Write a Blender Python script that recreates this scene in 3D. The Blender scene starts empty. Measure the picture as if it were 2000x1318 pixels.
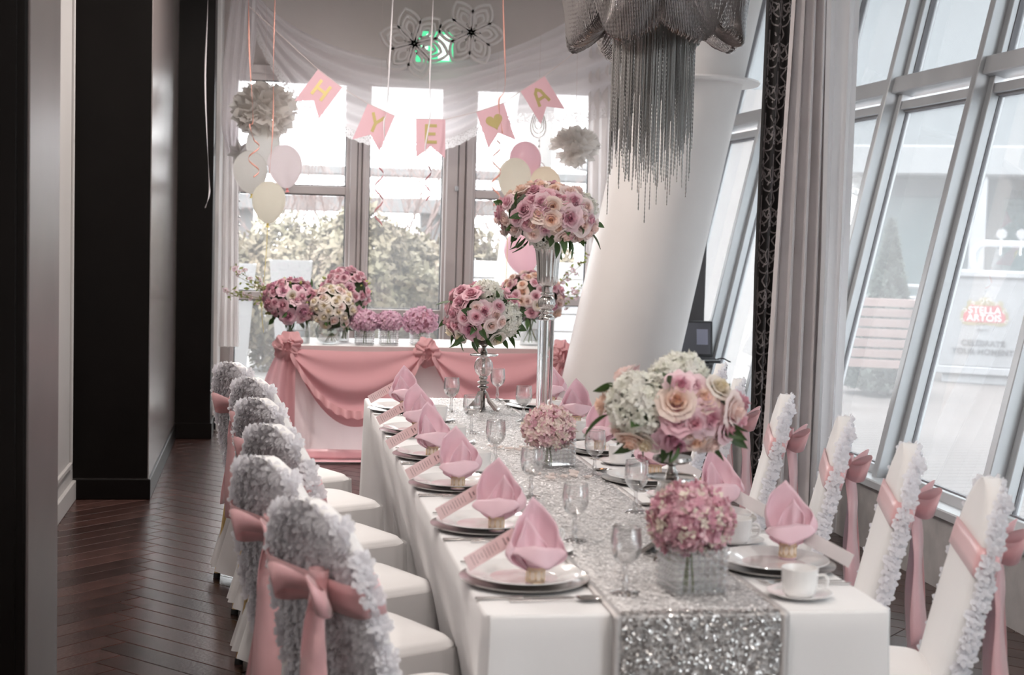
import bpy, bmesh, math, random
import numpy as np
from mathutils import Vector, Matrix
PI = math.pi
SC = bpy.context.scene
COL = SC.collection

# ------------------------------------------------------------------ camera, sky, lamps, exposure
YAW, PITCH, ROLL = 0.1636, -0.0714, 0.0278
CAM = Vector((-0.9138, -3.0465, 1.5575))
def cam_axes():
    f = Vector((math.sin(YAW)*math.cos(PITCH), math.cos(YAW)*math.cos(PITCH), math.sin(PITCH)))
    r0 = Vector((math.cos(YAW), -math.sin(YAW), 0)); u0 = r0.cross(f)
    return math.cos(ROLL)*r0 + math.sin(ROLL)*u0, -math.sin(ROLL)*r0 + math.cos(ROLL)*u0, f
cr, cu, cf = cam_axes()
cd = bpy.data.cameras.new('camera'); cam = bpy.data.objects.new('camera', cd); COL.objects.link(cam)
M = Matrix((cr, cu, -cf)).transposed().to_4x4(); M.translation = CAM; cam.matrix_world = M
cd.sensor_fit = 'HORIZONTAL'; cd.sensor_width = 36; cd.lens = 2919.8*36/2000
cd.dof.use_dof = True; cd.dof.focus_distance = 6.2; cd.dof.aperture_fstop = 4.0
cd.clip_start = .05; cd.clip_end = 200
SC.camera = cam

SKY_STRENGTH = 3.3
w = bpy.data.worlds.new('overcast'); SC.world = w; w.use_nodes = True
nt = w.node_tree; nt.nodes.clear()
wo = nt.nodes.new('ShaderNodeOutputWorld'); bg = nt.nodes.new('ShaderNodeBackground')
tc = nt.nodes.new('ShaderNodeTexCoord'); sx = nt.nodes.new('ShaderNodeSeparateXYZ'); rp = nt.nodes.new('ShaderNodeValToRGB')
nt.links.new(tc.outputs['Generated'], sx.inputs[0]); nt.links.new(sx.outputs['Z'], rp.inputs['Fac'])
rp.color_ramp.elements[0].position = 0.0; rp.color_ramp.elements[0].color = (.86, .87, .89, 1)
rp.color_ramp.elements[1].position = 1.0; rp.color_ramp.elements[1].color = (1, .99, .99, 1)
nt.links.new(rp.outputs[0], bg.inputs[0]); bg.inputs[1].default_value = SKY_STRENGTH
nt.links.new(bg.outputs[0], wo.inputs[0])

def lamp(name, loc, energy, col, size=.16, rot=(0, 0, 0), kind='AREA', spread=PI):
    l = bpy.data.lights.new(name, kind); l.energy = energy; l.color = col
    if kind == 'AREA': l.shape = 'DISK'; l.size = size; l.spread = spread
    elif kind == 'POINT': l.shadow_soft_size = size
    o = bpy.data.objects.new(name, l); COL.objects.link(o); o.location = loc; o.rotation_euler = rot
    return o
for i, (x, y, e) in enumerate([(-.9, -1.2, 4), (.6, -1.2, 4), (-.9, 1.0, 6), (-.95, 3.6, 8), (.55, -3.4, 4), (-.9, -3.4, 4), (-.75, 5.4, 10), (-.05, 5.6, 6)]):
    lamp('downlight', (x, y, 3.42), e, (1, .92, .86), .14)

SC.view_settings.view_transform = 'Standard'; SC.view_settings.look = 'None'
SC.view_settings.exposure = 2.22; SC.view_settings.gamma = 1.0; SC.view_settings.use_curve_mapping = False
cy = SC.cycles
cy.max_bounces = 8; cy.diffuse_bounces = 4; cy.glossy_bounces = 4; cy.transmission_bounces = 8; cy.transparent_max_bounces = 24
cy.caustics_reflective = False; cy.caustics_refractive = False; cy.sample_clamp_indirect = 6

# ------------------------------------------------------------------ materials
MATS = {}
def mat(name, col, rough=.5, metal=0., spec=.5, transl=0., bump=None, var=None, sheen=0., coat=0., emit=None, rnd=0., tcol=None, ss=0.):
    if name in MATS: return MATS[name]
    m = bpy.data.materials.new(name); m.use_nodes = True; MATS[name] = m
    t = m.node_tree; b = t.nodes['Principled BSDF']; out = t.nodes['Material Output']
    c4 = (*col, 1)
    b.inputs['Base Color'].default_value = c4; b.inputs['Roughness'].default_value = rough
    b.inputs['Metallic'].default_value = metal; b.inputs['Specular IOR Level'].default_value = spec
    b.inputs['Sheen Weight'].default_value = sheen; b.inputs['Coat Weight'].default_value = coat
    csock = None
    txc = t.nodes.new('ShaderNodeTexCoord')
    if var:
        nz = t.nodes.new('ShaderNodeTexNoise'); nz.inputs['Scale'].default_value = var[0]; nz.inputs['Detail'].default_value = 4
        t.links.new(txc.outputs['Object'], nz.inputs['Vector'])
        mx = t.nodes.new('ShaderNodeMix'); mx.data_type = 'RGBA'
        c2 = var[2] if len(var) > 2 else tuple(max(0, x*(1-var[1])) for x in col)
        mx.inputs['A'].default_value = c4; mx.inputs['B'].default_value = (*c2, 1)
        rr = t.nodes.new('ShaderNodeMapRange'); rr.inputs[1].default_value = .35; rr.inputs[2].default_value = .65
        t.links.new(nz.outputs['Fac'], rr.inputs[0]); t.links.new(rr.outputs[0], mx.inputs['Factor'])
        csock = mx.outputs['Result']
    if rnd:
        oi = t.nodes.new('ShaderNodeObjectInfo'); hv = t.nodes.new('ShaderNodeHueSaturation')
        mr = t.nodes.new('ShaderNodeMapRange'); mr.inputs[3].default_value = 1-rnd; mr.inputs[4].default_value = 1+rnd
        t.links.new(oi.outputs['Random'], mr.inputs[0]); t.links.new(mr.outputs[0], hv.inputs['Value'])
        if csock: t.links.new(csock, hv.inputs['Color'])
        else: hv.inputs['Color'].default_value = c4
        csock = hv.outputs[0]
    if csock: t.links.new(csock, b.inputs['Base Color'])
    if bump:
        nb = t.nodes.new('ShaderNodeTexNoise'); nb.inputs['Scale'].default_value = bump[0]; nb.inputs['Detail'].default_value = 3
        t.links.new(txc.outputs['Object'], nb.inputs['Vector'])
        bp = t.nodes.new('ShaderNodeBump'); bp.inputs['Strength'].default_value = bump[1]; bp.inputs['Distance'].default_value = bump[2] if len(bump) > 2 else .01
        t.links.new(nb.outputs['Fac'], bp.inputs['Height']); t.links.new(bp.outputs[0], b.inputs['Normal'])
    if emit:
        b.inputs['Emission Color'].default_value = (*emit[0], 1); b.inputs['Emission Strength'].default_value = emit[1]
    if transl:
        tr = t.nodes.new('ShaderNodeBsdfTranslucent'); tr.inputs[0].default_value = (*(tcol or col), 1)
        if csock and not tcol: t.links.new(csock, tr.inputs[0])
        ms = t.nodes.new('ShaderNodeMixShader'); ms.inputs[0].default_value = transl
        t.links.new(b.outputs[0], ms.inputs[1]); t.links.new(tr.outputs[0], ms.inputs[2]); t.links.new(ms.outputs[0], out.inputs[0])
    return m

def flower_mat(name, inner, outer, r=1.0, transl=.3):
    """petals whose own colour goes from a deeper heart to a paler rim"""
    if name in MATS: return MATS[name]
    m = mat(name, outer, .6, spec=.25, transl=transl, rnd=.07)
    t = m.node_tree; txc = t.nodes['Texture Coordinate']
    ln = t.nodes.new('ShaderNodeVectorMath'); ln.operation = 'LENGTH'
    mp = t.nodes.new('ShaderNodeMapping'); mp.inputs['Scale'].default_value = (1/r, 1/r, 0)
    t.links.new(txc.outputs['Object'], mp.inputs[0]); t.links.new(mp.outputs[0], ln.inputs[0])
    rp = t.nodes.new('ShaderNodeValToRGB'); e = rp.color_ramp.elements
    e[0].position = .12; e[0].color = (*inner, 1); e[1].position = .75; e[1].color = (*outer, 1)
    t.links.new(ln.outputs['Value'], rp.inputs[0])
    hv = t.nodes['Hue/Saturation/Value']; t.links.new(rp.outputs[0], hv.inputs['Color'])
    return m

def glassy(name, tint=(1, 1, 1), rough=.0, lo=.06, hi=.75, dust=0., dustcol=(.8, .8, .8), bump=None):
    """clear thin-walled glass: see-through, mirror at the rims; dust = share of a pale film on it"""
    if name in MATS: return MATS[name]
    m = bpy.data.materials.new(name); m.use_nodes = True; MATS[name] = m
    t = m.node_tree; t.nodes.clear(); out = t.nodes.new('ShaderNodeOutputMaterial')
    tr = t.nodes.new('ShaderNodeBsdfTransparent'); tr.inputs[0].default_value = (*tint, 1)
    gl = t.nodes.new('ShaderNodeBsdfGlossy'); gl.inputs['Roughness'].default_value = rough
    lw = t.nodes.new('ShaderNodeLayerWeight'); lw.inputs[0].default_value = .35
    mr = t.nodes.new('ShaderNodeMapRange'); mr.inputs[3].default_value = lo; mr.inputs[4].default_value = hi
    t.links.new(lw.outputs['Facing'], mr.inputs[0])
    ms = t.nodes.new('ShaderNodeMixShader'); t.links.new(mr.outputs[0], ms.inputs[0])
    t.links.new(tr.outputs[0], ms.inputs[1]); t.links.new(gl.outputs[0], ms.inputs[2])
    last = ms
    if dust:
        df = t.nodes.new('ShaderNodeBsdfDiffuse'); df.inputs[0].default_value = (*dustcol, 1)
        tl = t.nodes.new('ShaderNodeBsdfTranslucent'); tl.inputs[0].default_value = (*dustcol, 1)
        mm = t.nodes.new('ShaderNodeMixShader'); mm.inputs[0].default_value = .6
        t.links.new(df.outputs[0], mm.inputs[1]); t.links.new(tl.outputs[0], mm.inputs[2])
        nz = t.nodes.new('ShaderNodeTexNoise'); nz.inputs['Scale'].default_value = 2.2; nz.inputs['Detail'].default_value = 6
        txc = t.nodes.new('ShaderNodeTexCoord'); t.links.new(txc.outputs['Object'], nz.inputs['Vector'])
        rr = t.nodes.new('ShaderNodeMapRange'); rr.inputs[3].default_value = dust*.6; rr.inputs[4].default_value = dust*1.4
        t.links.new(nz.outputs['Fac'], rr.inputs[0])
        m2 = t.nodes.new('ShaderNodeMixShader'); t.links.new(rr.outputs[0], m2.inputs[0])
        t.links.new(ms.outputs[0], m2.inputs[1]); t.links.new(mm.outputs[0], m2.inputs[2]); last = m2
    t.links.new(last.outputs[0], out.inputs[0])
    return m

def sheer(name, col, alpha=.6, transl=.5, holes=None, bump=None):
    """gauze, tulle, organza: a weave that lets part of what is behind show through"""
    if name in MATS: return MATS[name]
    m = mat(name, col, .8, spec=.1, transl=transl, bump=bump)
    t = m.node_tree; out = t.nodes['Material Output']; src = out.inputs[0].links[0].from_socket
    tr = t.nodes.new('ShaderNodeBsdfTransparent'); ms = t.nodes.new('ShaderNodeMixShader'); ms.inputs[0].default_value = alpha
    if holes:
        vo = t.nodes.new('ShaderNodeTexVoronoi'); vo.inputs['Scale'].default_value = holes[0]
        t.links.new(t.nodes['Texture Coordinate'].outputs['Object'], vo.inputs['Vector'])
        cr_ = t.nodes.new('ShaderNodeMath'); cr_.operation = 'GREATER_THAN'; cr_.inputs[1].default_value = holes[1]
        t.links.new(vo.outputs['Distance'], cr_.inputs[0]); t.links.new(cr_.outputs[0], ms.inputs[0])
    t.links.new(tr.outputs[0], ms.inputs[1]); t.links.new(src, ms.inputs[2]); t.links.new(ms.outputs[0], out.inputs[0])
    return m

# ------------------------------------------------------------------ mesh helpers
class MB:
    def __init__(s): s.v = []; s.f = []
    def add(s, vs, fs):
        n = len(s.v); s.v.extend([tuple(p) for p in vs]); s.f.extend([tuple(i+n for i in q) for q in fs]); return s
    def xadd(s, o, M):
        return s.add([M @ Vector(p) for p in o.v], o.f)
    def box(s, x0, x1, y0, y1, z0, z1, M=None):
        v = [(x, y, z) for z in (z0, z1) for y in (y0, y1) for x in (x0, x1)]
        if M is not None: v = [M @ Vector(p) for p in v]
        return s.add(v, [(0, 2, 3, 1), (4, 5, 7, 6), (0, 1, 5, 4), (2, 6, 7, 3), (0, 4, 6, 2), (1, 3, 7, 5)])
    def bbox(s, x0, x1, y0, y1, z0, z1, b, seg=1, M=None):
        bm = bmesh.new(); bmesh.ops.create_cube(bm, size=1)
        for q in bm.verts:
            q.co = Vector((x0+(q.co.x+.5)*(x1-x0), y0+(q.co.y+.5)*(y1-y0), z0+(q.co.z+.5)*(z1-z0)))
        bmesh.ops.bevel(bm, geom=bm.edges[:], offset=b, segments=seg, affect='EDGES', profile=.5)
        bm.verts.index_update()
        vs = [(M @ q.co if M is not None else q.co) for q in bm.verts]; fs = [[q.index for q in f.verts] for f in bm.faces]
        bm.free(); return s.add(vs, fs)
    def grid(s, fn, nu, nv, cu=False):
        vs = []; fs = []
        mu = nu if cu else nu+1
        for j in range(nv+1):
            for i in range(mu): vs.append(fn(i/nu, j/nv))
        for j in range(nv):
            for i in range(nu):
                a = j*mu+i; b = j*mu+(i+1) % mu; fs.append((a, b, b+mu, a+mu))
        return s.add(vs, fs)
    def lathe(s, prof, n=24, c=(0, 0, 0), M=None, wob=None):
        vs = []; fs = []
        for k, (r, z) in enumerate(prof):
            for i in range(n):
                a = 2*PI*i/n; q = r*(wob(a, k) if wob else 1)
                p = Vector((c[0]+q*math.cos(a), c[1]+q*math.sin(a), c[2]+z)); vs.append(M @ p if M is not None else p)
        for k in range(len(prof)-1):
            for i in range(n):
                a = k*n+i; b = k*n+(i+1) % n; fs.append((a, b, b+n, a+n))
        return s.add(vs, fs)
    def tube(s, pts, r, n=6, closed=False, cap=True):
        pts = [Vector(p) for p in pts]; m = len(pts); vs = []; fs = []; up = None
        for i, p in enumerate(pts):
            a = pts[(i-1) % m] if (closed or i) else p; b = pts[(i+1) % m] if (closed or i < m-1) else p
            t = (b-a)
            t = t.normalized() if t.length > 1e-9 else Vector((0, 0, 1))
            if up is None: up = Vector((0, 0, 1)) if abs(t.z) < .9 else Vector((1, 0, 0))
            x = t.cross(up)
            if x.length < 1e-6: x = t.orthogonal()
            x.normalize(); up = x.cross(t).normalized()
            rr = r[i] if isinstance(r, (list, tuple)) else r
            for k in range(n):
                an = 2*PI*k/n; vs.append(p + x*(rr*math.cos(an)) + up*(rr*math.sin(an)))
        for i in range(m if closed else m-1):
            for k in range(n):
                a = i*n+k; b = i*n+(k+1) % n; c = ((i+1) % m)*n+(k+1) % n; d = ((i+1) % m)*n+k; fs.append((a, b, c, d))
        if cap and not closed:
            fs.append(tuple(range(n))[::-1]); fs.append(tuple((m-1)*n+k for k in range(n)))
        return s.add(vs, fs)
    def ribbon(s, pts, wv, th=0.):
        """flat strip along pts; wv = half-width vector (one or one per point)"""
        m = len(pts); vs = []
        for i, p in enumerate(pts):
            q = wv[i] if isinstance(wv, list) else wv
            vs += [Vector(p)-Vector(q), Vector(p)+Vector(q)]
        return s.add(vs, [(2*i, 2*i+1, 2*i+3, 2*i+2) for i in range(m-1)])
    def prism(s, outline, y0, y1, M=None):
        """outline in (x,z), extruded along y"""
        n = len(outline)
        vs = [Vector((x, y0, z)) for x, z in outline]+[Vector((x, y1, z)) for x, z in outline]
        if M is not None: vs = [M @ p for p in vs]
        return s.add(vs, [tuple(range(n)), tuple(range(2*n-1, n-1, -1))]+[(i, i+n, (i+1) % n+n, (i+1) % n) for i in range(n)])
    def ball(s, c, r, nu=10, nv=6):
        c = Vector(c); r = Vector(r) if not isinstance(r, (int, float)) else Vector((r, r, r))
        pr = [(math.sin(PI*k/nv), -math.cos(PI*k/nv)) for k in range(nv+1)]
        vs = []; fs = []
        for k, (q, z) in enumerate(pr):
            for i in range(nu):
                a = 2*PI*i/nu; vs.append((c.x+r.x*q*math.cos(a), c.y+r.y*q*math.sin(a), c.z+r.z*z))
        for k in range(nv):
            for i in range(nu): fs.append((k*nu+i, k*nu+(i+1) % nu, (k+1)*nu+(i+1) % nu, (k+1)*nu+i))
        return s.add(vs, fs)
    def mesh(s, name, m, smooth=True, sharp=None):
        me = bpy.data.meshes.new(name); me.from_pydata([tuple(p) for p in s.v], [], s.f)
        if m is not None:
            for q in (m if isinstance(m, (list, tuple)) else [m]): me.materials.append(q)
        if smooth:
            me.polygons.foreach_set('use_smooth', [True]*len(me.polygons))
            if sharp is not None: me.set_sharp_from_angle(angle=math.radians(sharp))
        me.update(); return me
    def build(s, name, m, parent=None, smooth=True, sharp=40, solid=0., loc=None, rot=None, kind=None, label=None, fix=False):
        me = s.mesh(name, m, smooth, sharp)
        if fix:
            bm = bmesh.new(); bm.from_mesh(me); bmesh.ops.remove_doubles(bm, verts=bm.verts[:], dist=1e-5)
            bmesh.ops.recalc_face_normals(bm, faces=bm.faces[:]); bm.to_mesh(me); bm.free()
        return link(name, me, parent, solid, loc, rot, kind, label)

def link(name, me, parent=None, solid=0., loc=None, rot=None, kind=None, label=None):
    o = bpy.data.objects.new(name, me); COL.objects.link(o)
    if parent is not None: o.parent = parent
    if loc is not None: o.location = loc
    if rot is not None: o.rotation_euler = rot
    if solid:
        md = o.modifiers.new('thickness', 'SOLIDIFY'); md.thickness = solid; md.offset = 0
    if kind: o['kind'] = kind
    if label: o['label'] = label
    return o
def tag(o, label, cat, group=None, kind=None):
    o['label'] = label; o['category'] = cat
    if group: o['group'] = group
    if kind: o['kind'] = kind
    return o
def thing(name, label, cat, loc=(0, 0, 0), rz=0, group=None):
    o = bpy.data.objects.new(name, None); COL.objects.link(o); o.location = loc; o.rotation_euler = (0, 0, rz)
    o.empty_display_size = .1
    return tag(o, label, cat, group)
KIDS = {}
def copy_tree(o, label=None, loc=None, rz=None, parent=None):
    c = o.copy(); COL.objects.link(c)
    if parent is not None: c.parent = parent
    if label: c['label'] = label
    if loc is not None: c.location = loc
    if rz is not None: c.rotation_euler = (0, 0, rz)
    for ch in list(o.children): copy_tree(ch, parent=c)
    return c
def struct(name, mb, m, parent=None, **k):
    o = mb.build(name, m, parent, **k)
    if parent is None: o['kind'] = 'structure'
    return o
def lerp(a, b, t): return a+(b-a)*t
def interp(xs, ys, x):
    return float(np.interp(x, xs, ys))
def smooth_path(pts, n):
    """Catmull-Rom through pts, n points"""
    P = [Vector(p) for p in pts]; P = [2*P[0]-P[1]]+P+[2*P[-1]-P[-2]]; out = []
    seg = len(P)-3
    for i in range(n):
        t = i/(n-1)*seg; k = min(int(t), seg-1); u = t-k; a, b, c, d = P[k:k+4]
        out.append(.5*((2*b)+(c-a)*u+(2*a-5*b+4*c-d)*u*u+(3*b-a-3*c+d)*u**3))
    return out
ORD = ['nearest', 'second', 'third', 'fourth', 'fifth', 'farthest']
# ------------------------------------------------------------------ room shell
m_plank = mat('reddish_parquet', (.062, .030, .025), .27, spec=.5, bump=(60, .12, .004), var=(9, .5), rnd=.35)
m_gap = mat('dark_floor_base', (.02, .012, .01), .7)
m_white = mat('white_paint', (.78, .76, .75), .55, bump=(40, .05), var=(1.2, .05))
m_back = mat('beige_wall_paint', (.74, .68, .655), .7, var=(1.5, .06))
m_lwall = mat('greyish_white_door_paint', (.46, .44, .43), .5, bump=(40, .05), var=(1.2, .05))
m_dark = mat('dark_brown_panel', (.0065, .005, .0045), .38, spec=.12, bump=(5, .05), var=(3, .25))
m_alu = mat('silver_window_aluminium', (.55, .57, .59), .38, metal=.35, spec=.5)
m_alu_b = mat('warm_white_window_frame', (.62, .57, .56), .42, metal=.1)
m_seal = mat('black_gasket', (.03, .03, .035), .6)
m_seal2 = mat('grey_gasket', (.20, .20, .215), .6)
m_knee = mat('scuffed_grey_wall', (.44, .42, .41), .65, var=(6, .25), bump=(30, .1))
m_ceil = mat('ceiling_paint', (.66, .63, .61), .8)
m_pane = glassy('window_glass', (.97, .98, .98), .0, .03, .5, dust=.05)
m_pane_r = glassy('dusty_window_glass', (.93, .96, .97), .0, .04, .5, dust=.19, dustcol=(.78, .8, .82))

# floor: herringbone boards, each a piece, on a dark base
fl = MB().box(-2.6, 3.0, -5.0, 9.1, -.05, -.012)
floor = struct('floor', fl, m_gap, smooth=False)
L_, W_ = .72, .12
pb = MB().bbox(.0015, L_-.0015, .0015, W_-.0015, -.014, 0, .002)
pme = pb.mesh('plank', m_plank, smooth=False)
s2 = math.sqrt(.5)
cands = []
for j in range(-11, 12):
    for i in range(-90, 160):
        for (ox, oy, ver) in ((i*W_+j*L_, i*W_-j*L_, 0), (i*W_+j*L_+L_, i*W_-j*L_+W_-L_, 1)):
            cx_, cy_ = (ox+L_/2, oy+W_/2) if not ver else (ox+W_/2, oy+L_/2)
            X = (cx_-cy_)*s2+.12; Y = (cx_+cy_)*s2
            if -2.25 < X < 2.6 and -.6 < Y < 8.85: cands.append((X, Y, ver))
cands.sort(key=lambda c: (c[0]+.91)**2+(c[1]+3.05)**2+(9 if -.9 < c[0] < 1.0 and c[1] < 4.3 else 0))
hid = [c for c in cands if -.75 < c[0] < .8 and -.3 < c[1] < 4.3]
vis = [c for c in cands if c not in hid]
def plank_mat(X, Y, ver):
    return Matrix.Translation((X, Y, 0)) @ Matrix.Rotation(PI/4, 4, 'Z') @ Matrix.Rotation(PI/2 if ver else 0, 4, 'Z') @ Matrix.Translation((-L_/2, -W_/2, 0))
for (X, Y, ver) in vis[:296]:
    o = link('plank', pme, floor); o.matrix_local = plank_mat(X, Y, ver)
rest = MB()
for c in vis[296:]+hid: rest.xadd(pb, plank_mat(*c))
rest.build('plank_field', m_plank, floor, smooth=False, kind='stuff')

# ceiling, rear wall
struct('ceiling', MB().box(-2.6, 3.4, -5, 9.2, 3.5, 3.6), m_ceil, smooth=False)
struct('wall_rear', MB().box(-2.6, 3.2, -5.2, -5, -.05, 3.5), m_white, smooth=False)

# left side: white recessed wall with raised panels, dark piers with baseboards
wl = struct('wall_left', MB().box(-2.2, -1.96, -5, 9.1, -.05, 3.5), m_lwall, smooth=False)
for k in range(5):
    y0 = 1.75+k*.74
    fr = MB()
    for (a, b, c, d) in ((y0, y0+.03, .2, 3.3), (y0+.6, y0+.63, .2, 3.3), (y0, y0+.63, .2, .23), (y0, y0+.63, 3.27, 3.3)):
        fr.bbox(-1.962, -1.945, a, b, c, d, .004)
    fr.build('panel', m_lwall, wl, smooth=False)
struct('baseboard_left', MB().bbox(-1.962, -1.94, 1.64, 5.46, 0, .11, .004), m_lwall, smooth=False)
m_steel = mat('dull_metal_cladding', (.15, .125, .12), .38, metal=.5, bump=(3, .08), var=(2, .2))
p0 = struct('trim_1', MB().bbox(-2.2, -1.54, 1.05, 1.64, -.01, 3.5, .006), m_dark, smooth=False)
MB().bbox(-1.541, -1.533, 1.06, 1.635, 0, 3.49, .002).build('cladding_panel', m_steel, p0, smooth=False)
MB().bbox(-1.9, -1.565, 1.042, 1.05, 0, 3.49, .002).build('front_panel', m_dark, p0, smooth=False)
m_pier_lit = mat('dark_pier_lit_side', (.13, .11, .105), .26, spec=.7, bump=(6, .06))  # same dark paint; window light on the side face put into the colour
p1 = struct('trim_2', MB().bbox(-1.98, -1.55, 5.46, 7.88, -.01, 3.5, .006), m_pier_lit, smooth=False)
MB().bbox(-1.975, -1.555, 5.452, 5.461, .12, 3.49, .002).build('front_panel', m_dark, p1, smooth=False)
struct('baseboard_1', MB().bbox(-1.98, -1.538, 5.444, 7.86, 0, .115, .004), m_dark, smooth=False)
p2 = struct('trim_3', MB().bbox(-1.98, -1.3, 7.85, 8.3, -.01, 3.5, .006), m_dark, smooth=False)
struct('baseboard_2', MB().bbox(-1.6, -1.288, 7.838, 8.3, 0, .115, .004), m_dark, smooth=False)
wl2 = struct('trim_4', MB().bbox(-1.98, -1.27, 8.3, 9.0, -.01, 3.5, .004), m_white, smooth=False)
struct('baseboard_3', MB().bbox(-1.3, -1.255, 8.3, 9.0, 0, .1, .004), m_white, smooth=False)

# back wall above and around the glazing
bw = MB()
bw.box(-1.3, 3.0, 9.0, 9.25, 2.78, 3.5).box(-1.3, -1.2, 9.0, 9.2, -.05, 2.78).box(1.70, 3.2, 9.0, 9.2, -.05, 2.78)
struct('wall_back', bw, m_back, smooth=False)
struct('trim_5', MB().bbox(-1.3, 1.75, 8.93, 9.0, 2.73, 2.80, .006), m_alu_b, smooth=False)

def bar(mb, x0, x1, z0, z1, y0=8.96, y1=9.06, b=.006): mb.bbox(x0, x1, y0, y1, z0, z1, b)
# window_1: left light with transom; door_1: centre leaf; window_2: right light
def light(name, x0, x1, rails, jw=.035, y0=8.96):
    f = MB(); bar(f, x0, x0+jw, 0, 2.74, y0); bar(f, x1-jw, x1, 0, 2.74, y0)
    for (a, b) in rails: bar(f, x0+jw, x1-jw, a, b, y0)
    o = f.build(name, m_alu_b, None, smooth=False); o['kind'] = 'structure'
    zs = [r for r in sorted(rails)]
    for (lo, hi) in zip(zs[:-1], zs[1:]):
        MB().box(x0+jw-.005, x1-jw+.005, 9.0, 9.008, lo[1]-.005, hi[0]+.005).build('pane', m_pane, o, smooth=False)
        g = MB()
        for (a, b, c, d) in ((x0+jw, x0+jw+.008, lo[1], hi[0]), (x1-jw-.008, x1-jw, lo[1], hi[0]), (x0+jw, x1-jw, lo[1], lo[1]+.008), (x0+jw, x1-jw, hi[0]-.008, hi[0])):
            g.box(a, b, 8.99, 9.02, c, d)
        g.build('gasket', m_seal, o, smooth=False)
    return o
light('window_1', -1.2, -.27, [(0, .08), (.955, 1.022), (1.802, 1.868), (2.68, 2.74)])
light('door_1', -.15, .50, [(0, .12), (.845, .90), (2.68, 2.74)], .03, 8.95)
light('window_2', .70, 1.70, [(0, .08), (.955, 1.022), (1.808, 1.872), (2.68, 2.74)])
for n, x0, x1 in (('trim_6', -.275, -.145), ('trim_7', .495, .705)):
    f = MB(); wdt = (x1-x0)
    bar(f, x0, x0+wdt*.42, 0, 2.74, 8.9); bar(f, x0+wdt*.46, x0+wdt*.72, 0, 2.74, 8.93); bar(f, x0+wdt*.75, x1, 0, 2.74, 8.9)
    f.box(x0+.01, x1-.01, 8.97, 9.05, 0, 2.74)
    o = struct(n, f, m_alu_b, smooth=False)
    if n == 'trim_7': MB().bbox(.56, .585, 8.865, 8.9, 1.86, 1.9, .004).build('latch', m_alu, o)
    else: MB().bbox(-.178, -.166, 8.86, 8.9, .95, 1.12, .003).build('handle', m_alu, o)

# right side: leaning curtain wall, one bay per window
TILT = math.atan(.215); SX, SZ = 2.12, .375
kn = MB().box(2.095, 2.32, -5, 9.2, -.05, SZ-.045)
struct('wall_right', kn, m_knee, smooth=False)
sill = MB().bbox(2.07, 2.34, -5, 9.2, SZ-.05, SZ-.005, .006)
sill.bbox(2.17, 2.19, -5, 9.2, SZ-.01, SZ+.012, .003).bbox(2.21, 2.225, -5, 9.2, SZ-.01, SZ+.02, .003)
struct('trim_8', sill, m_alu, smooth=False)
HGT = 3.25
def tf(y): return Matrix.Translation((SX, y, SZ-.01)) @ Matrix.Rotation(TILT, 4, 'Y')
k = 0
for n in range(-7, 6):
    y = 4.0+1.1*n; k += 1                      # bay between mullion at y and the one at y+1.1
    T = tf(y)
    b = MB().bbox(0, .135, -.0, .058, 0, HGT, .004, M=T)
    o = b.build('window_%d' % (k+2), m_alu, None, smooth=False); o['kind'] = 'structure'
    cap = MB().bbox(-.002, .004, .004, .054, 0, HGT, .001, M=T)
    fr = MB()
    fr.bbox(.05, .15, .0585, .115, .0, HGT, .003, M=T).bbox(.07, .15, 1.045, 1.1, 0, HGT, .003, M=T)
    fr.bbox(.045, .15, .115, 1.045, 0, .06, .003, M=T).bbox(.08, .15, .115, 1.045, 2.0, 2.05, .003, M=T)
    fr.build('frame', m_alu, o, smooth=False)
    MB().bbox(.025, .14, .06, 1.1, 2.085, 2.18, .006, M=T).build('transom', m_alu, o, smooth=False)
    se = MB().box(.115, .135, .113, .120, .06, 2.0, T).box(.115, .135, 1.040, 1.046, .06, 2.0, T).box(.10, .135, .12, 1.04, .058, .068, T).box(.10, .135, .113, .122, 2.18, HGT, T).box(.10, .135, 1.037, 1.046, 2.18, HGT, T).box(.10, .135, .12, 1.04, 1.99, 2.0, T)
    se.build('gasket', m_seal2, o, smooth=False)
    MB().box(.125, .131, .116, 1.044, .05, 2.01, T).build('pane', m_pane_r, o, smooth=False)
    MB().box(.125, .131, .116, 1.044, 2.17, HGT, T).build('pane', m_pane_r, o, smooth=False)

# leaning round column with a collar ring
def col_c(z): return (1.21+.2*z, 6.32)
cm = MB()
pr = []
def colfn(u, v):
    z = -.02+3.54*v; a = 2*PI*u; cx, cyy = col_c(z); r = .362+.03*max(0, .5-z)
    return (cx+r*math.cos(a), cyy+r*math.sin(a), z)
cm.grid(colfn, 64, 12, True)
column = struct('trim_9', cm, mat('white_column_plaster', (.74, .71, .695), .5, bump=(25, .05), var=(2, .06)))
rg = MB(); cx, cyy = col_c(2.53)
rg.lathe([(.355, -.012), (.462, -.012), (.47, 0), (.462, .012), (.355, .012)], 64, (cx, cyy, 2.53))
rg.build('collar_ring', m_white, column)
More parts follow.
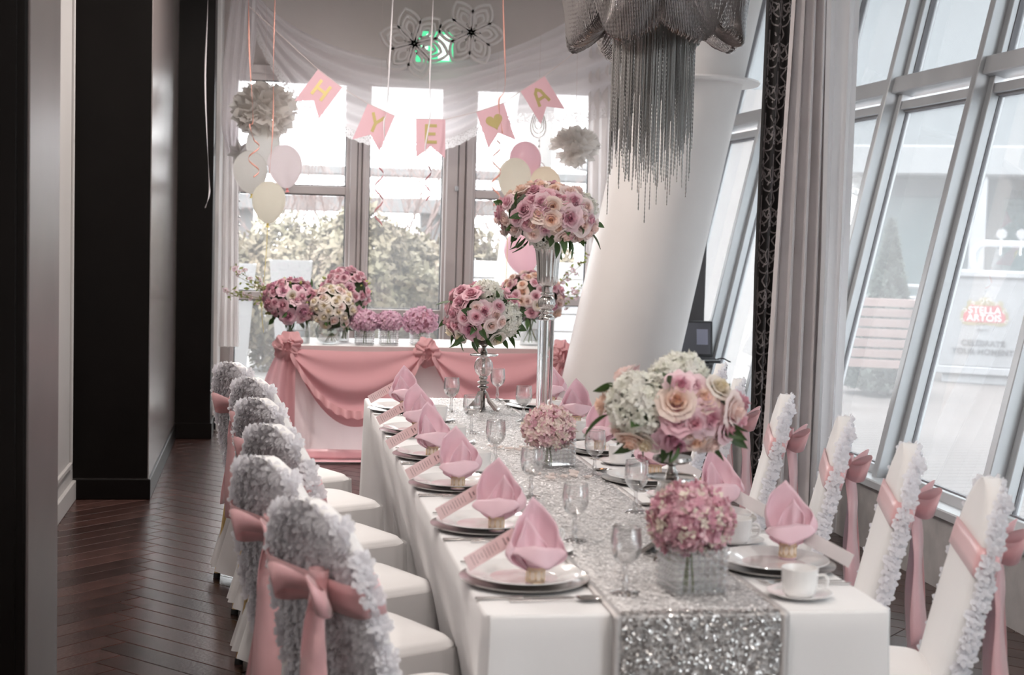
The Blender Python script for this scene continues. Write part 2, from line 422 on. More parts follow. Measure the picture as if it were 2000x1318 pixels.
# ------------------------------------------------------------------ long dining table, cloth, runner
TZ = .75
m_cloth = mat('white_table_linen', (.84, .83, .83), .75, sheen=.2, bump=(9, .10, .02), var=(2, .03))
m_wood = mat('folding_table_board', (.3, .2, .13), .5)
m_blackmetal = mat('black_metal', (.03, .03, .03), .4, metal=.5)
random.seed(4)
tb = thing('dining_table', 'long white-clothed banquet table set for twelve with flowers', 'table', (0, 1.99, 0))
MB().bbox(-.44, .44, -1.975, 1.975, .715, .745, .006).build('tabletop', m_wood, tb)
for sx_ in (-.33, .33):
    for sy_ in (-1.75, 0, 1.75):
        MB().tube([(sx_, sy_, 0), (sx_, sy_, .716)], .014, 8).build('leg', m_blackmetal, tb)
XH, YA, YB = .45, 0., 3.975
def cloth_mesh():
    mb = MB()
    # perimeter, counter-clockwise, rounded corners
    P = []; rc = .012
    def side(a, b, n):
        for i in range(n): P.append((Vector(a).lerp(Vector(b), (i+.5)/n)))
    side((-XH, YA), (XH, YA), 40); side((XH, YA), (XH, YB), 110); side((XH, YB), (-XH, YB), 30); side((-XH, YB), (-XH, YA), 110)
    n = len(P)
    ctr = Vector((0, 2.0))
    def normal(i):
        d = P[(i+1) % n]-P[i-1]; return Vector((d.y, -d.x)).normalized()
    rows = [(.7515, -.004), (.7500, 0.), (.744, .003), (.70, .004), (.60, .006), (.48, .008), (.34, .010), (.2, .012), (.06, .014), (.012, .015)]
    vs = []
    for (z, off) in rows:
        for i in range(n):
            q = P[i]; nn = normal(i); k = max(0, (.70-z)/.7)
            corner = min((q-Vector(c)).length for c in ((-XH, YA), (XH, YA), (XH, YB), (-XH, YB)))
            amp = .006+.028*math.exp(-corner/.16)
            sidey = abs(q.x) > XH-.001
            if sidey: amp = .004+.018*math.exp(-corner/.2)
            wv = math.sin(i*.9+.4*math.sin(i*.31))*.6+math.sin(i*.37+1.3)*.4
            cor = .05*math.exp(-corner/.07)*k
            o_ = off+amp*k*wv+cor-(min(.10, .16*k)*min(1, corner/.4) if sidey else 0)
            p = q+nn*o_
            vs.append((p.x, p.y, z))
    fs = []
    for r in range(len(rows)-1):
        for i in range(n):
            a = r*n+i; b = r*n+(i+1) % n; fs.append((a, a+n, b+n, b))
    mb.add(vs, fs)
    mb.add([(x, y, .7515) for y in (YA+.003, YB-.003) for x in (-XH+.003, XH-.003)], [(0, 1, 3, 2)])
    return mb
tcl = cloth_mesh().build('tablecloth', m_cloth, None, sharp=50)
tag(tcl, 'white linen tablecloth hanging to the floor over the long dining table', 'tablecloth')
hem = MB().ribbon([(x, -.0165-.002*math.sin(x*9), .585+.004*math.sin(x*6)) for x in np.linspace(-.43, .43, 30)], (0, .0006, .0022)); hem.build('crease', m_cloth, tcl)

m_seq_base = mat('silver_mesh_fabric', (.74, .72, .715), .5, metal=.1, bump=(200, .4, .003), var=(60, .4))
m_seq = mat('silver_sequin', (.94, .92, .92), .4, metal=.22)
m_band = mat('matte_silver_band', (.58, .55, .54), .5, metal=.35, bump=(250, .2))
run = thing('table_runner', 'silver sequin table runner down the middle of the white table, hanging at the near end', 'runner', (.012, 0, .7525))
RH = .176; DROP = .60
def runpath(t):                                   # t metres from the bottom of the near drop
    if t < DROP: return Vector((0, -.024-.010*(1-t/DROP), -(DROP-t)))
    if t < DROP+.03:
        a = (t-DROP)/.03*PI/2; return Vector((0, -.024+.018*math.sin(a)*.9, .002*math.sin(a)))
    t2 = t-DROP-.03
    if t2 < 3.97: return Vector((0, -.006+t2, .002))
    return Vector((0, 3.995+.004, -(t2-3.97)))
TL = DROP+.03+3.97+.35
ts = list(np.linspace(0, DROP-.02, 14))+list(np.linspace(DROP-.015, DROP+.04, 10))+list(np.linspace(DROP+.1, DROP+4.0, 30))+list(np.linspace(DROP+4.001, TL, 6))
bmb = MB(); vs = []; fs = []
for t in ts:
    p = runpath(t)
    for x in np.linspace(-RH, RH, 9): vs.append((x, p.y, p.z))
for j in range(len(ts)-1):
    for i in range(8): a = j*9+i; fs.append((a, a+1, a+10, a+9))
bmb.add(vs, fs).build('mesh_backing', m_seq_base, run, solid=.0012)
for sgn in (-1, 1):
    e = MB(); e.ribbon([runpath(t)+Vector((sgn*(RH+.009), 0, .0004)) for t in ts], (.010, 0, 0)); e.build('edge_band', m_band, run, solid=.0015)
rng = np.random.default_rng(3)
def sequins(n, tr, size, tl_):
    t = rng.uniform(tr[0], tr[1], n); x = rng.uniform(-RH, RH, n); V = np.zeros((n, 4, 3))
    for i in range(n):
        p = runpath(t[i]); q = runpath(t[i]+.004); T = (q-p).normalized(); N = Vector((1, 0, 0)).cross(T).normalized()
        a = rng.uniform(0, PI); tilt = rng.normal(0, tl_, 2)
        e1 = Vector((math.cos(a), 0, 0))+T*math.sin(a); e2 = N.cross(e1); e1 = (e1+N*tilt[0]).normalized(); e2 = (e2+N*tilt[1]).normalized()
        c = p+Vector((x[i], 0, 0))+N*(.0035+rng.uniform(0, .003)); s = size*rng.uniform(.7, 1.2)
        V[i] = [c+e1*s, c+e2*s*.8, c-e1*s, c-e2*s*.8]
    return V.reshape(-1, 3)
m_seq_shade = mat('shaded_silver_sequin', (.62, .60, .59), .28, metal=.85)  # same sequins as on top, shade of the near drop put into the colour
for V, m_ in ((sequins(7500, (.0, DROP+.03), .0038, .26), m_seq_shade), (sequins(13000, (DROP+.03, DROP+3.98), .0044, .15), m_seq)):
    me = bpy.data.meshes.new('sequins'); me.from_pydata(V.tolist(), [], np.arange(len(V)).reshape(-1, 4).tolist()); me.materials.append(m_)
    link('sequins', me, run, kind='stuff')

# ------------------------------------------------------------------ covered chairs with rosettes and satin bows
m_cover = mat('white_stretch_cover', (.83, .815, .81), .7, sheen=.3, bump=(14, .05, .01))
m_ros = mat('white_rosette_fabric', (.90, .89, .92), .6, sheen=.3, transl=.42, rnd=.03)
m_satin = mat('dusty_pink_satin', (.86, .50, .515), .30, spec=.6, sheen=.4, transl=.12, var=(5, .06))
m_gold = mat('gold_metal', (.75, .55, .25), .3, metal=1.)
m_rubber = mat('black_rubber', (.02, .02, .02), .6)
REC = math.tan(math.radians(13)); BZ0, BZ1 = .43, .968; TH = .05
def hw(z):
    if z < .74: return .200+.012*math.sin((z-.43)/.31*PI)
    return .2005*max(0., 1-((z-.74)/(BZ1-.74))**2.3)**.5
def bx(z): return -.175-REC*(z-.45)              # middle plane of the back
def back_pt(s, z, side):                           # s -1..1 across, side -1 rear, +1 front
    w_ = hw(z); y = s*w_
    crown = .012*(1-s*s)
    return Vector((bx(z)+side*(TH/2*(1-.35*max(0, abs(s)-.75)/.25))+ (.010*(1-s*s) if side < 0 else -.006*(1-s*s)), y, z))
def zz(v): return BZ0+(BZ1-BZ0)*(1-(1-v)**1.6)
def make_chair(label, flip=False):
    t = thing('banquet_chair', label, 'chair', (0, 0, 0), 0, 'white covered banquet chairs')
    # seat
    def seat(u, v):
        a = 2*PI*u; e = .32
        cx_ = math.copysign(abs(math.cos(a))**e, math.cos(a)); sy_ = math.copysign(abs(math.sin(a))**e, math.sin(a))
        prof = [(0, .492), (.35, .490), (.7, .483), (.92, .472), (1.0, .455), (1.015, .42), (1.01, .37)]
        k = v*(len(prof)-1); i = min(int(k), len(prof)-2); f = k-i
        r = lerp(prof[i][0], prof[i+1][0], f); z = lerp(prof[i][1], prof[i+1][1], f)
        return (.012+.185*cx_*r, .2*sy_*r, z)
    MB().grid(seat, 40, 18, True).build('seat', m_cover, t, fix=True)
    # skirt
    def skirt(u, v):
        a = 2*PI*u; e = .32
        c_, s_ = math.cos(a), math.sin(a)
        cx_ = math.copysign(abs(c_)**e, c_); sy_ = math.copysign(abs(s_)**e, s_)
        rear = max(0, -c_)**.5 if c_ < 0 else 0
        z = lerp(.455, .05+.03*max(0, c_), v)
        pl = math.sin(u*2*PI*21)*(.004+.014*v)*(rear*.9+.15)+math.sin(u*2*PI*8+1)*.007*v
        fl_ = .01+v*(.10*rear+.015)+pl
        x = .012+.186*cx_; y = .2*sy_
        return (x+fl_*c_*(1.0), y+fl_*s_*1.0, z)
    MB().grid(skirt, 168, 10, True).build('skirt', m_cover, t)
    # back: front skin and sides
    mb = MB()
    NU, NV = 14, 22
    mb.grid(lambda u, v: back_pt(1-2*u, zz(v), 1), NU, NV)
    mb.grid(lambda u, v: back_pt(2*u-1, zz(v), -1), NU, NV)
    for s_ in (-1, 1):
        mb.grid(lambda u, v, s_=s_: back_pt(s_, zz(v), 1).lerp(back_pt(s_, zz(v), -1), u)+Vector((0, s_*.008*math.sin(PI*u)*(1 if v < .97 else .3), 0)), 4, NV)
    mb.build('back_cover', m_cover, t, fix=True)
    # rosettes on the rear and the rear half of the edge
    rnd = random.Random(7); pm = MB()
    def surf(s, z):
        z = min(z, BZ1-.004)
        if abs(s) <= 1: return back_pt(s, z, -1), Vector((-1, s*.25, .15)).normalized()
        k = (abs(s)-1)/.25; sg = 1 if s > 0 else -1
        return back_pt(sg, z, -1).lerp(back_pt(sg, z, 1), min(1, k)*.55)+Vector((0, sg*.008, 0)), Vector((-.35, sg, .25)).normalized()
    def petal(c, n, d, L, Wd, lift):
        b = n.cross(d).normalized(); vs = []
        for j in range(3):
            q = j/2
            for i in (-1, 0, 1):
                ww = Wd*(.45+.55*math.sin(PI*(.25+.6*q)))
                vs.append(c+d*(L*(q-.25))+b*(i*ww)+n*(lift*q*q+.002+.003*(1-abs(i))*q))
        pm.add(vs, [(0, 1, 4, 3), (1, 2, 5, 4), (3, 4, 7, 6), (4, 5, 8, 7)])
    z = .465; row = 0
    while z < BZ1-.01:
        s = -1.12+(.115 if row % 2 else 0)
        while s < 1.16:
            c0, n0 = surf(s+rnd.uniform(-.05, .05), z+rnd.uniform(-.008, .008))
            tx = n0.cross(Vector((0, 0, 1))).normalized(); ty = tx.cross(n0).normalized(); ph = rnd.uniform(0, 6)
            for (rr, nn, lf) in ((.003, 3, .007), (.009, 5, .006), (.015, 7, .005), (.021, 8, .003)):
                for q in range(nn):
                    a = ph+2*PI*q/nn+rnd.uniform(-.25, .25)+rr*40
                    d = tx*math.cos(a)+ty*math.sin(a)
                    tang = (d*.55+n0.cross(d)*.8).normalized()
                    petal(c0+d*rr+n0*(.002+.005*(1-rr/.03)), n0, tang, .0145, .0066, lf*rnd.uniform(.5, 1.0))
            s += .165/max(.5, hw(z)/.2)
        z += .033; row += 1
    for q in range(700):
        z_ = rnd.uniform(.455, BZ1-.004); c0, n0 = surf(rnd.uniform(-1.13, 1.13), z_)
        tx = n0.cross(Vector((0, 0, 1))).normalized(); ty = tx.cross(n0).normalized(); a = rnd.uniform(0, 2*PI)
        petal(c0-n0*.001, n0, (tx*math.cos(a)+ty*math.sin(a)+n0*rnd.uniform(.0, .5)).normalized(),   .018, .008, .004)
    pm.build('rosette_panel', m_ros, t, kind='stuff')
    # sash
    ZS = .79
    def sash(u, v):
        a = 2*PI*u; z = ZS-.036+.072*v+.012*math.cos(a)
        w_ = hw(z)+.011; q = TH/2+(.016 if math.cos(a) < 0 else .004)
        c_, s_ = math.cos(a), math.sin(a); e = .3
        return (bx(z)+q*math.copysign(abs(c_)**e, c_)-.002, w_*math.copysign(abs(s_)**e, s_), z)
    MB().grid(sash, 60, 3, True).build('sash', m_satin, t, solid=.0012)
    off = -.072
    kx = bx(ZS)-TH/2-.035
    kb = MB()
    def knot(u, v):
        a = 2*PI*u; zq = (v-.5)*.085
        rr = 1+.25*abs(v-.5)*2
        return (kx+.016*math.cos(a)*rr, off+.023*math.sin(a)*rr, ZS+zq)
    kb.grid(knot, 14, 5, True).build('knot', m_satin, t, solid=.0012)
    for sg in (-1, 1):
        mbl = MB()
        pts = smooth_path([(kx, off+sg*.01, ZS), (kx-.032, off+sg*.040, ZS+.016), (kx-.060, off+sg*.068, ZS+.022), (kx-.064, off+sg*.090, ZS+.006), (kx-.036, off+sg*.092, ZS-.010), (kx-.008, off+sg*.055, ZS-.010), (kx, off+sg*.012, ZS-.002)], 26)
        wv = [Vector((-.010, 0, lerp(.015, .036, min(1, 2.2*min(i, 25-i)/25)))) for i in range(26)]
        mbl.ribbon(pts, wv).build('bow_loop', m_satin, t, solid=.0012)
        tl = MB()
        z_end = .32 if sg < 0 else .37
        pts = smooth_path([(kx-.006, off+sg*.006, ZS-.01), (kx-.022, off+sg*.024, ZS-.12), (kx-.026, off+sg*.034, ZS-.27), (kx-.036, off+sg*.044, z_end)], 18)
        wv = [Vector((sg*.62, .78, 0))*lerp(.013, .034, min(1, i/6))+Vector((.006*math.sin(i*.45+sg), 0, -.004*sg*(i > 14))) for i in range(18)]
        tl.ribbon(pts, wv).build('bow_tail', m_satin, t, solid=.0012)
    for (lx, ly) in ((-.215, -.175), (-.215, .175), (.18, -.175), (.18, .175)):
        sp = -.05 if lx < 0 else .0
        lg = MB().tube([(lx, ly, .4), (lx+sp, ly*1.06, .018)], .013, 10).build('leg', m_gold, t)
        MB().tube([(lx+sp, ly*1.06, .02), (lx+sp*1.05, ly*1.06, 0)], .015, 10).build('foot_cap', m_rubber, lg)
    return t
def chair_loc(X, Y, rz):
    """seat centre from the measured middle of the back's top edge"""
    d = bx(.955); return (X-d*math.cos(rz), Y-d*math.sin(rz), 0)
left_ch = [(-.81, .17, 28), (-.905, .77, 28), (-.885, 1.39, 28), (-.925, 2.06, 28), (-.955, 2.75, 28), (-1.045, 3.38, 28)]
right_ch = [(.90, .45, 162), (.95, 1.05, 162), (1.0, 1.68, 161), (1.03, 2.34, 163), (1.03, 2.92, 161), (1.17, 3.62, 162)]
c0 = None
for i, (X, Y, a) in enumerate(left_ch):
    lab = ('%s white rosette-backed chair with pink bow on the aisle side of the table' % ['first', 'second', 'third', 'fourth', 'fifth', 'sixth'][i]).replace('first', 'frontmost').replace('sixth', 'hindmost')
    rz = math.radians(a); L = chair_loc(X, Y, rz)
    if c0 is None: c0 = make_chair(lab); c0.location = L; c0.rotation_euler.z = rz
    else: copy_tree(c0, lab, L, rz)
for i, (X, Y, a) in enumerate(right_ch):
    lab = ('%s white covered chair with pink bow on the window side of the table' % ['first', 'second', 'third', 'fourth', 'fifth', 'sixth'][i]).replace('first', 'frontmost').replace('sixth', 'hindmost')
    rz = math.radians(a); copy_tree(c0, lab, chair_loc(X, Y, rz), rz)
# ------------------------------------------------------------------ place settings
m_china = mat('white_china', (.86, .85, .845), .12, spec=.6, coat=.4)
m_marble = mat('pink_marbled_glaze', (.84, .80, .79), .12, spec=.6, coat=.5, var=(14, .1, (.78, .62, .62)))
m_charger = mat('silver_charger', (.62, .60, .58), .2, metal=.85)
m_cutlery = mat('polished_steel', (.68, .66, .64), .14, metal=1.)
m_napkin = mat('pink_satin_napkin', (.96, .72, .79), .36, spec=.5, sheen=.3, transl=.28, var=(20, .04))
m_card = mat('pale_pink_card', (.88, .68, .68), .6, transl=.15)
m_vellum = sheer('white_vellum_strip', (.86, .82, .82), .8, .4)
m_ink = mat('brown_ink', (.32, .2, .2), .7)
m_ringc = mat('cream_ring_band', (.92, .80, .66), .5)
m_lace_gold = mat('pale_gold_filigree', (.92, .72, .46), .3, metal=.7)
m_goblet = glassy('clear_goblet_glass', (.985, .985, .985), .0, .07, .9)
m_gstem = glassy('goblet_stem_glass', (.95, .95, .95), .0, .22, .95)
m_water = glassy('still_water', (.93, .94, .94), .0, .08, .6)
m_petal = mat('blush_petal', (.88, .78, .74), .6, transl=.3, rnd=.06)

def make_charger():
    return MB().lathe([(.0, .002), (.095, .002), (.105, .005), (.148, .011), (.150, .012), (.149, .0095), (.106, .0), (.0, .0)], 56).mesh('charger', m_charger, sharp=60)
def make_plate():
    mb = MB().lathe([(0, .006), (.070, .006), (.083, .007), (.092, .0125), (.128, .0185), (.1335, .020), (.1345, .0185), (.129, .0155), (.09, .004), (.065, 0), (0, 0)], 64)
    return mb.mesh('plate', m_china, sharp=60)
def make_well(): return MB().lathe([(0, .0066), (.078, .0066)], 48).mesh('well', m_marble)
def napkin_mesh(seed):
    """square satin napkin pulled through a ring: cupped pointed leaf behind, folded collar in front (faces -y)"""
    rd = random.Random(seed); ph = rd.uniform(-.35, .35); mb = MB()
    R0 = .015
    def leaf(u, v):                                  # tall pointed leaf wrapping the back
        s = 2*u-1; a = PI/2+s*1.95+ph*.3
        top = .162*(1-.66*abs(s)**.95)
        z = .030+top*v
        r = R0+.044*math.sin(min(1, v*1.15)*PI*.62)*(1-.25*abs(s)**2)-.010*v*v*(1-abs(s))
        fold = (.011*math.sin(s*6+ph*4+1.0)+.004*math.sin(s*13+ph*7))*math.sin(PI*min(1, v*.85))
        r += fold
        x = r*math.cos(a)*1.22; y = r*math.sin(a)*.80
        lean = .012*v*ph
        return (x+lean, y, z)
    mb.grid(leaf, 30, 14)
    def collar(u, v):                                # folded-down front lapel
        s = 2*u-1; a = -PI/2+s*1.55-ph*.5
        up = min(1, v/.55); dn = max(0, (v-.55)/.45)
        z = .034+.064*up*(1-.25*abs(s)) - dn*(.020+.036*max(0, 1-1.4*abs(s-ph*.8)))*(1-.35*abs(s))
        r = R0+.030*up**1.4+.013*math.sin(dn*PI/2)*(1.1-.3*abs(s))
        r += .004*math.sin(s*6+ph*3)*up
        return (r*math.cos(a)*1.18+.004*ph, r*math.sin(a)*.92, z)
    mb.grid(collar, 26, 14)
    def inner(u, v):                                 # second pleated leaf folded inside, off to one side
        s = 2*u-1; a = PI/2+.45*(1 if ph >= 0 else -1)+s*1.5
        top = .118*(1-.72*abs(s))
        r = .008+.030*math.sin(min(1, v*1.1)*PI*.6)+.0085*math.sin(s*9+ph*5)*math.sin(PI*min(1, v*.9)); z = .03+top*v
        return (r*math.cos(a)*1.15, r*math.sin(a)*.72-.004, z)
    mb.grid(inner, 36, 12)
    mb.lathe([(.0175, .044), (.0165, .03), (.0172, .012), (.022, .004), (.020, .001), (0, .001)], 20)
    return mb.mesh('napkin_cloth', m_napkin)
def ring_parts():
    a = MB().lathe([(.0203, .006), (.0203, .040), (.0195, .040), (.0195, .006), (.0203, .006)], 24).mesh('ring_band', m_ringc)
    b = MB()
    for z in (.007, .039): b.tube([(.0208*math.cos(2*PI*i/24), .0208*math.sin(2*PI*i/24), z) for i in range(24)], .0012, 5, closed=True)
    for k in range(9):
        t0 = 2*PI*k/9
        for sg in (-1, 1):
            b.tube([(.0210*math.cos(t0+sg*.35*math.sin(PI*q/6)), .0210*math.sin(t0+sg*.35*math.sin(PI*q/6)), .008+.030*q/6) for q in range(7)], .0009, 4)
        b.tube([(.0210*math.cos(t0+.35), .0210*math.sin(t0+.35), z) for z in (.008, .0235, .038)], .0007, 4)
    return a, b.mesh('filigree', m_lace_gold)
def knife_parts():
    hd = MB().grid(lambda u, v: (-.115+.105*v, .0052*(1+.35*math.cos(PI*v*2))*math.cos(2*PI*u)*(1 if v < .98 else .6), .0035+.0032*math.sin(2*PI*u)), 10, 12, True)
    bl = MB().prism([], 0, 0) if False else MB()
    n = 10; up = []; dn = []
    for i in range(n+1):
        q = i/n; up.append((-.012+.118*q, .0075+.001*math.sin(PI*q)-.009*max(0, q-.8)**1.5/.09)); dn.append((-.012+.118*q, -.0055+.006*max(0, q-.75)**2/.0625))
    out = up+dn[::-1]
    vs = [(x, y, .0042) for x, y in out]+[(x, y, .0030) for x, y in out]; N = len(out)
    bl.add(vs, [tuple(range(N)), tuple(range(2*N-1, N-1, -1))]+[(i, i+N, (i+1) % N+N, (i+1) % N) for i in range(N)])
    return hd.mesh('handle', m_cutlery), bl.mesh('blade', m_cutlery, sharp=30)
def stem_mb(L0, L1):
    mb = MB()
    mb.grid(lambda u, v: (lerp(L0, L1, v), (.0052-.0028*math.sin(min(1, v*1.25)*PI/2))*math.cos(2*PI*u), .004+.0016*math.sin(2*PI*u)+.004*max(0, v-.7)/.3), 8, 14, True)
    return mb
def spoon_parts():
    h = stem_mb(-.11, .035)
    b = MB().grid(lambda u, v: (.064+.031*v*math.cos(2*PI*u)*(1+.08*math.cos(2*PI*u)), .0195*v*math.sin(2*PI*u), .0015+.0075*v*v), 18, 5, True)
    return h.mesh('handle', m_cutlery), b.mesh('bowl', m_cutlery)
def fork_parts():
    h = stem_mb(-.11, .03)
    b = MB()
    b.grid(lambda u, v: (.03+.028*v, (2*u-1)*(.004+.0075*math.sin(v*PI/2)), .0078-.006*math.sin(v*PI/2)+.001*(2*u-1)**2), 6, 6)
    for k in range(4):
        y = -.0098+.0065*k
        b.tube([(.057, y, .0018), (.075, y*.95, .0012), (.088, y*.92, .0035), (.098, y*.9, .0075)], [.0017, .0015, .0013, .0007], 5)
    return h.mesh('handle', m_cutlery), b.mesh('tines', m_cutlery)
GOB = [(.0, .004), (.008, .0045), (.024, .0028), (.036, .0012), (.0368, .0022), (.025, .0052), (.009, .0085), (.0058, .014), (.0062, .022), (.0088, .028), (.0062, .034), (.0050, .046), (.0056, .058), (.0075, .064), (.016, .070), (.026, .079), (.0325, .091), (.0352, .105), (.0350, .120), (.0335, .137), (.0320, .150), (.0322, .1515), (.0305, .1512), (.0318, .137), (.0333, .120), (.0335, .105), (.030, .091), (.022, .080), (.012, .072), (0, .0695)]
m_rim = mat('bright_glass_rim', (.9, .9, .9), .05, spec=1.)
def make_goblet(name, label, loc, group, water=0.):
    t = thing(name, label, 'glass', loc, 0, group)
    k = 14
    bowl = MB().lathe([p for p in GOB[13:]], 32).build('bowl', m_goblet, t)
    MB().lathe(GOB[4:14], 24).build('stem', m_gstem, t); MB().lathe(GOB[:5], 32).build('foot', m_gstem, t)
    MB().tube([(.0313*math.cos(2*PI*i/32), .0313*math.sin(2*PI*i/32), .151) for i in range(32)], .0008, 5, closed=True).build('rim', m_gstem, t)
    if water: MB().lathe([(0, .071), (.012, .0735), (.0215, .081), (.0293, .0915), (.0325, .103), (0, .103)], 28).build('water', m_water, t)
    return t
CUP = [(0, .003), (.022, .003), (.026, .0), (.030, .0), (.036, .006), (.0395, .02), (.041, .045), (.0415, .062), (.0405, .0625), (.0395, .060), (.038, .03), (.033, .010), (0, .008)]
def make_cup(label, loc, rz, group):
    t = thing('coffee_cup', label, 'cup', loc, rz, group)
    MB().lathe(CUP, 40).build('body', m_china, t)
    MB().tube(smooth_path([(.039, 0, .048), (.056, 0, .050), (.063, 0, .038), (.056, 0, .022), (.038, 0, .018)], 16), [.0035]*16, 8).build('handle', m_china, t)
    return t
SAU = [(0, .004), (.026, .004), (.030, .003), (.06, .009), (.073, .0135), (.0745, .0130), (.06, .0055), (.034, .0), (0, 0)]
me_ch, me_pl, me_well = make_charger(), make_plate(), make_well()
me_band, me_fil = ring_parts(); KN, SP, FK = knife_parts(), spoon_parts(), fork_parts()
me_nap = [napkin_mesh(s) for s in (1, 2, 5, 8)]
me_sau = MB().lathe(SAU, 44).mesh('saucer', m_china, sharp=60)
def cutlery(kind, label, x, y, rz, z, grp):
    P = {'knife': KN, 'spoon': SP, 'fork': FK}[kind]
    t = thing('table_'+kind, label, kind, (x, y, z), rz, grp)
    for p in P: link(p.name.split('.')[0], p, t)
def card_meshes(vell):
    c = MB().bbox(-.0175, .0175, -.0004, .0004, -.068, .068, .0003).mesh('card_sheet', m_vellum if vell else m_card, smooth=False)
    r = random.Random(2); tx = MB()
    if not vell:
        for k in range(9):
            z = -.052+k*.0085; h = r.uniform(.006, .012)
            tx.box(-h, h, -.0008, -.0004, z, z+.0012)
        tx.box(-.009, .009, -.0008, -.0004, .034, .037).box(-.005, .005, -.0008, -.0004, .044, .048)
    return c, (tx.mesh('printed_text', m_ink, smooth=False) if not vell else None)
CARD = card_meshes(False); VELL = card_meshes(True)

PL_L = [.30, .92, 1.56, 2.17, 2.80, 3.50]; PL_R = [.42, 1.02, 1.66, 2.30, 2.95, 3.66]
NAP_L = [(-.305, .225, 2), (-.304, .815, 8), (-.327, 1.45, 1), (-.338, 2.08, 5), (-.325, 2.72, 1), (-.31, 3.44, 2)]
NAP_R = [(.374, .46, 1), (.375, 1.04, 5), (.36, 1.70, 2), (.30, 2.26, 8), (.355, 2.96, 2), (.38, 3.66, 1)]
WORDS = ['nearest', 'second nearest', 'third nearest', 'fourth nearest', 'fifth nearest', 'farthest']
SIDE = {0: 'aisle side', 1: 'window side'}
ZC = TZ+.0025
for side, (PL, NP) in enumerate(((PL_L, NAP_L), (PL_R, NAP_R))):
    sd = SIDE[side]; sg = -1 if side == 0 else 1
    for i, y in enumerate(PL):
        wd = WORDS[i]; x = sg*(.318 if side == 0 else .325)
        o = link('charger_plate', me_ch, None, loc=(x, y, ZC)); tag(o, '%s silver charger under a white plate on the table\'s %s' % (wd, sd), 'charger', 'silver chargers')
        p = thing('dinner_plate', '%s white plate holding a pink napkin on the table\'s %s' % (wd, sd), 'plate', (x, y, ZC+.0045), 0, 'white dinner plates')
        link('plate_body', me_pl, p); link('well', me_well, p)
        nx, ny, seed = NP[i]; zt = ZC+.0045+.0066
        rot = math.radians({1: 4, 2: -6, 5: 12, 8: -16}[seed])+(.12 if side == 0 else -.05)
        n = thing('folded_napkin', '%s pink satin napkin folded to a point on the table\'s %s' % (wd, sd), 'napkin', (nx, ny, zt), rot, 'pink folded napkins')
        link('napkin_cloth', me_nap[{1: 0, 2: 1, 5: 2, 8: 3}[seed]], n, solid=.0014)
        r = thing('napkin_ring', '%s gold filigree napkin ring on the table\'s %s' % (wd, sd), 'napkin ring', (nx, ny, zt), rot, 'gold napkin rings')
        link('ring_band', me_band, r); link('filigree', me_fil, r)
        vell = side == 1
        if not vell:
            cx_, cz_, ang = nx-.095, zt+.070, math.radians(62)
            cyy = ny+.045
        else:
            cx_, cz_, ang = nx+.080, zt+.038, math.radians(-68)
            cyy = ny-.065
        c = thing('menu_card', ('%s pink printed card strip tucked behind a napkin on the table\'s %s' if not vell else '%s white vellum strip leaning across the plate on the table\'s %s') % (wd, sd), 'card', (cx_, cyy, cz_), 0, 'card strips in the napkins')
        c.rotation_euler = (math.radians(-14 if not vell else -38), ang, math.radians(0 if not vell else -12))
        for q in (VELL if vell else CARD):
            if q: link(q.name.split('.')[0], q, c)
        rz = 0 if side == 0 else PI
        kn = -sg*0
        ks = -1 if side == 0 else 1
        cutlery('knife', '%s table knife beside a plate on the table\'s %s' % (wd, sd), x-.02*(-sg), y+ks*.168, rz, ZC, 'table knives')
        cutlery('spoon', '%s soup spoon beside a plate on the table\'s %s' % (wd, sd), x+sg*(-.045), y+ks*.192, rz, ZC, 'soup spoons')
        cutlery('fork', '%s dinner fork beside a plate on the table\'s %s' % (wd, sd), x+sg*.0, y-ks*.166, rz, ZC, 'dinner forks')
        cutlery('fork', '%s salad fork beside a dinner fork on the table\'s %s' % (wd, sd), x+sg*.012, y-ks*.190, rz, ZC, 'salad forks')
CUPS = [(-.215, .60), (-.215, 1.22), (-.205, 1.86), (-.205, 2.49), (-.20, 3.13), (.282, .125), (.318, .70), (.320, 1.36), (.318, 2.02), (.300, 2.63), (.32, 3.32)]
for i, (x, y) in enumerate(CUPS):
    sd = SIDE[0 if x < 0 else 1]; k = i if x < 0 else i-5
    s = link('saucer', me_sau, None, loc=(x, y, ZC)); tag(s, '%s small white saucer on the table\'s %s' % (WORDS[k], sd), 'saucer', 'white saucers')
    make_cup('%s white coffee cup on its saucer on the table\'s %s' % (WORDS[k], sd), (x, y, ZC+.0042), 0.5 if x < 0 else -.55, 'white coffee cups')
    cutlery('spoon', '%s teaspoon on a saucer on the table\'s %s' % (WORDS[k], sd), x-.052, y+.028, 1.9, ZC+.010, 'teaspoons') if False else None
GOBS = [(-.112, .165, 0), (-.111, .73, 0), (-.115, 1.36, 0), (-.128, 2.0, 0), (-.107, 2.77, 1), (-.104, 3.45, 1), (.15, 1.12, 0), (.169, 1.76, 0), (.165, 3.137, 1), (.17, 3.90, 0)]
for i, (x, y, wtr) in enumerate(GOBS):
    sd = SIDE[0 if x < 0 else 1]; k = i if x < 0 else i-6
    make_goblet('water_goblet', '%s stemmed glass goblet%s along the runner\'s %s' % (WORDS[k], ' holding water' if wtr else '', sd), (x, y, ZC+.001), 'stemmed water goblets', wtr)
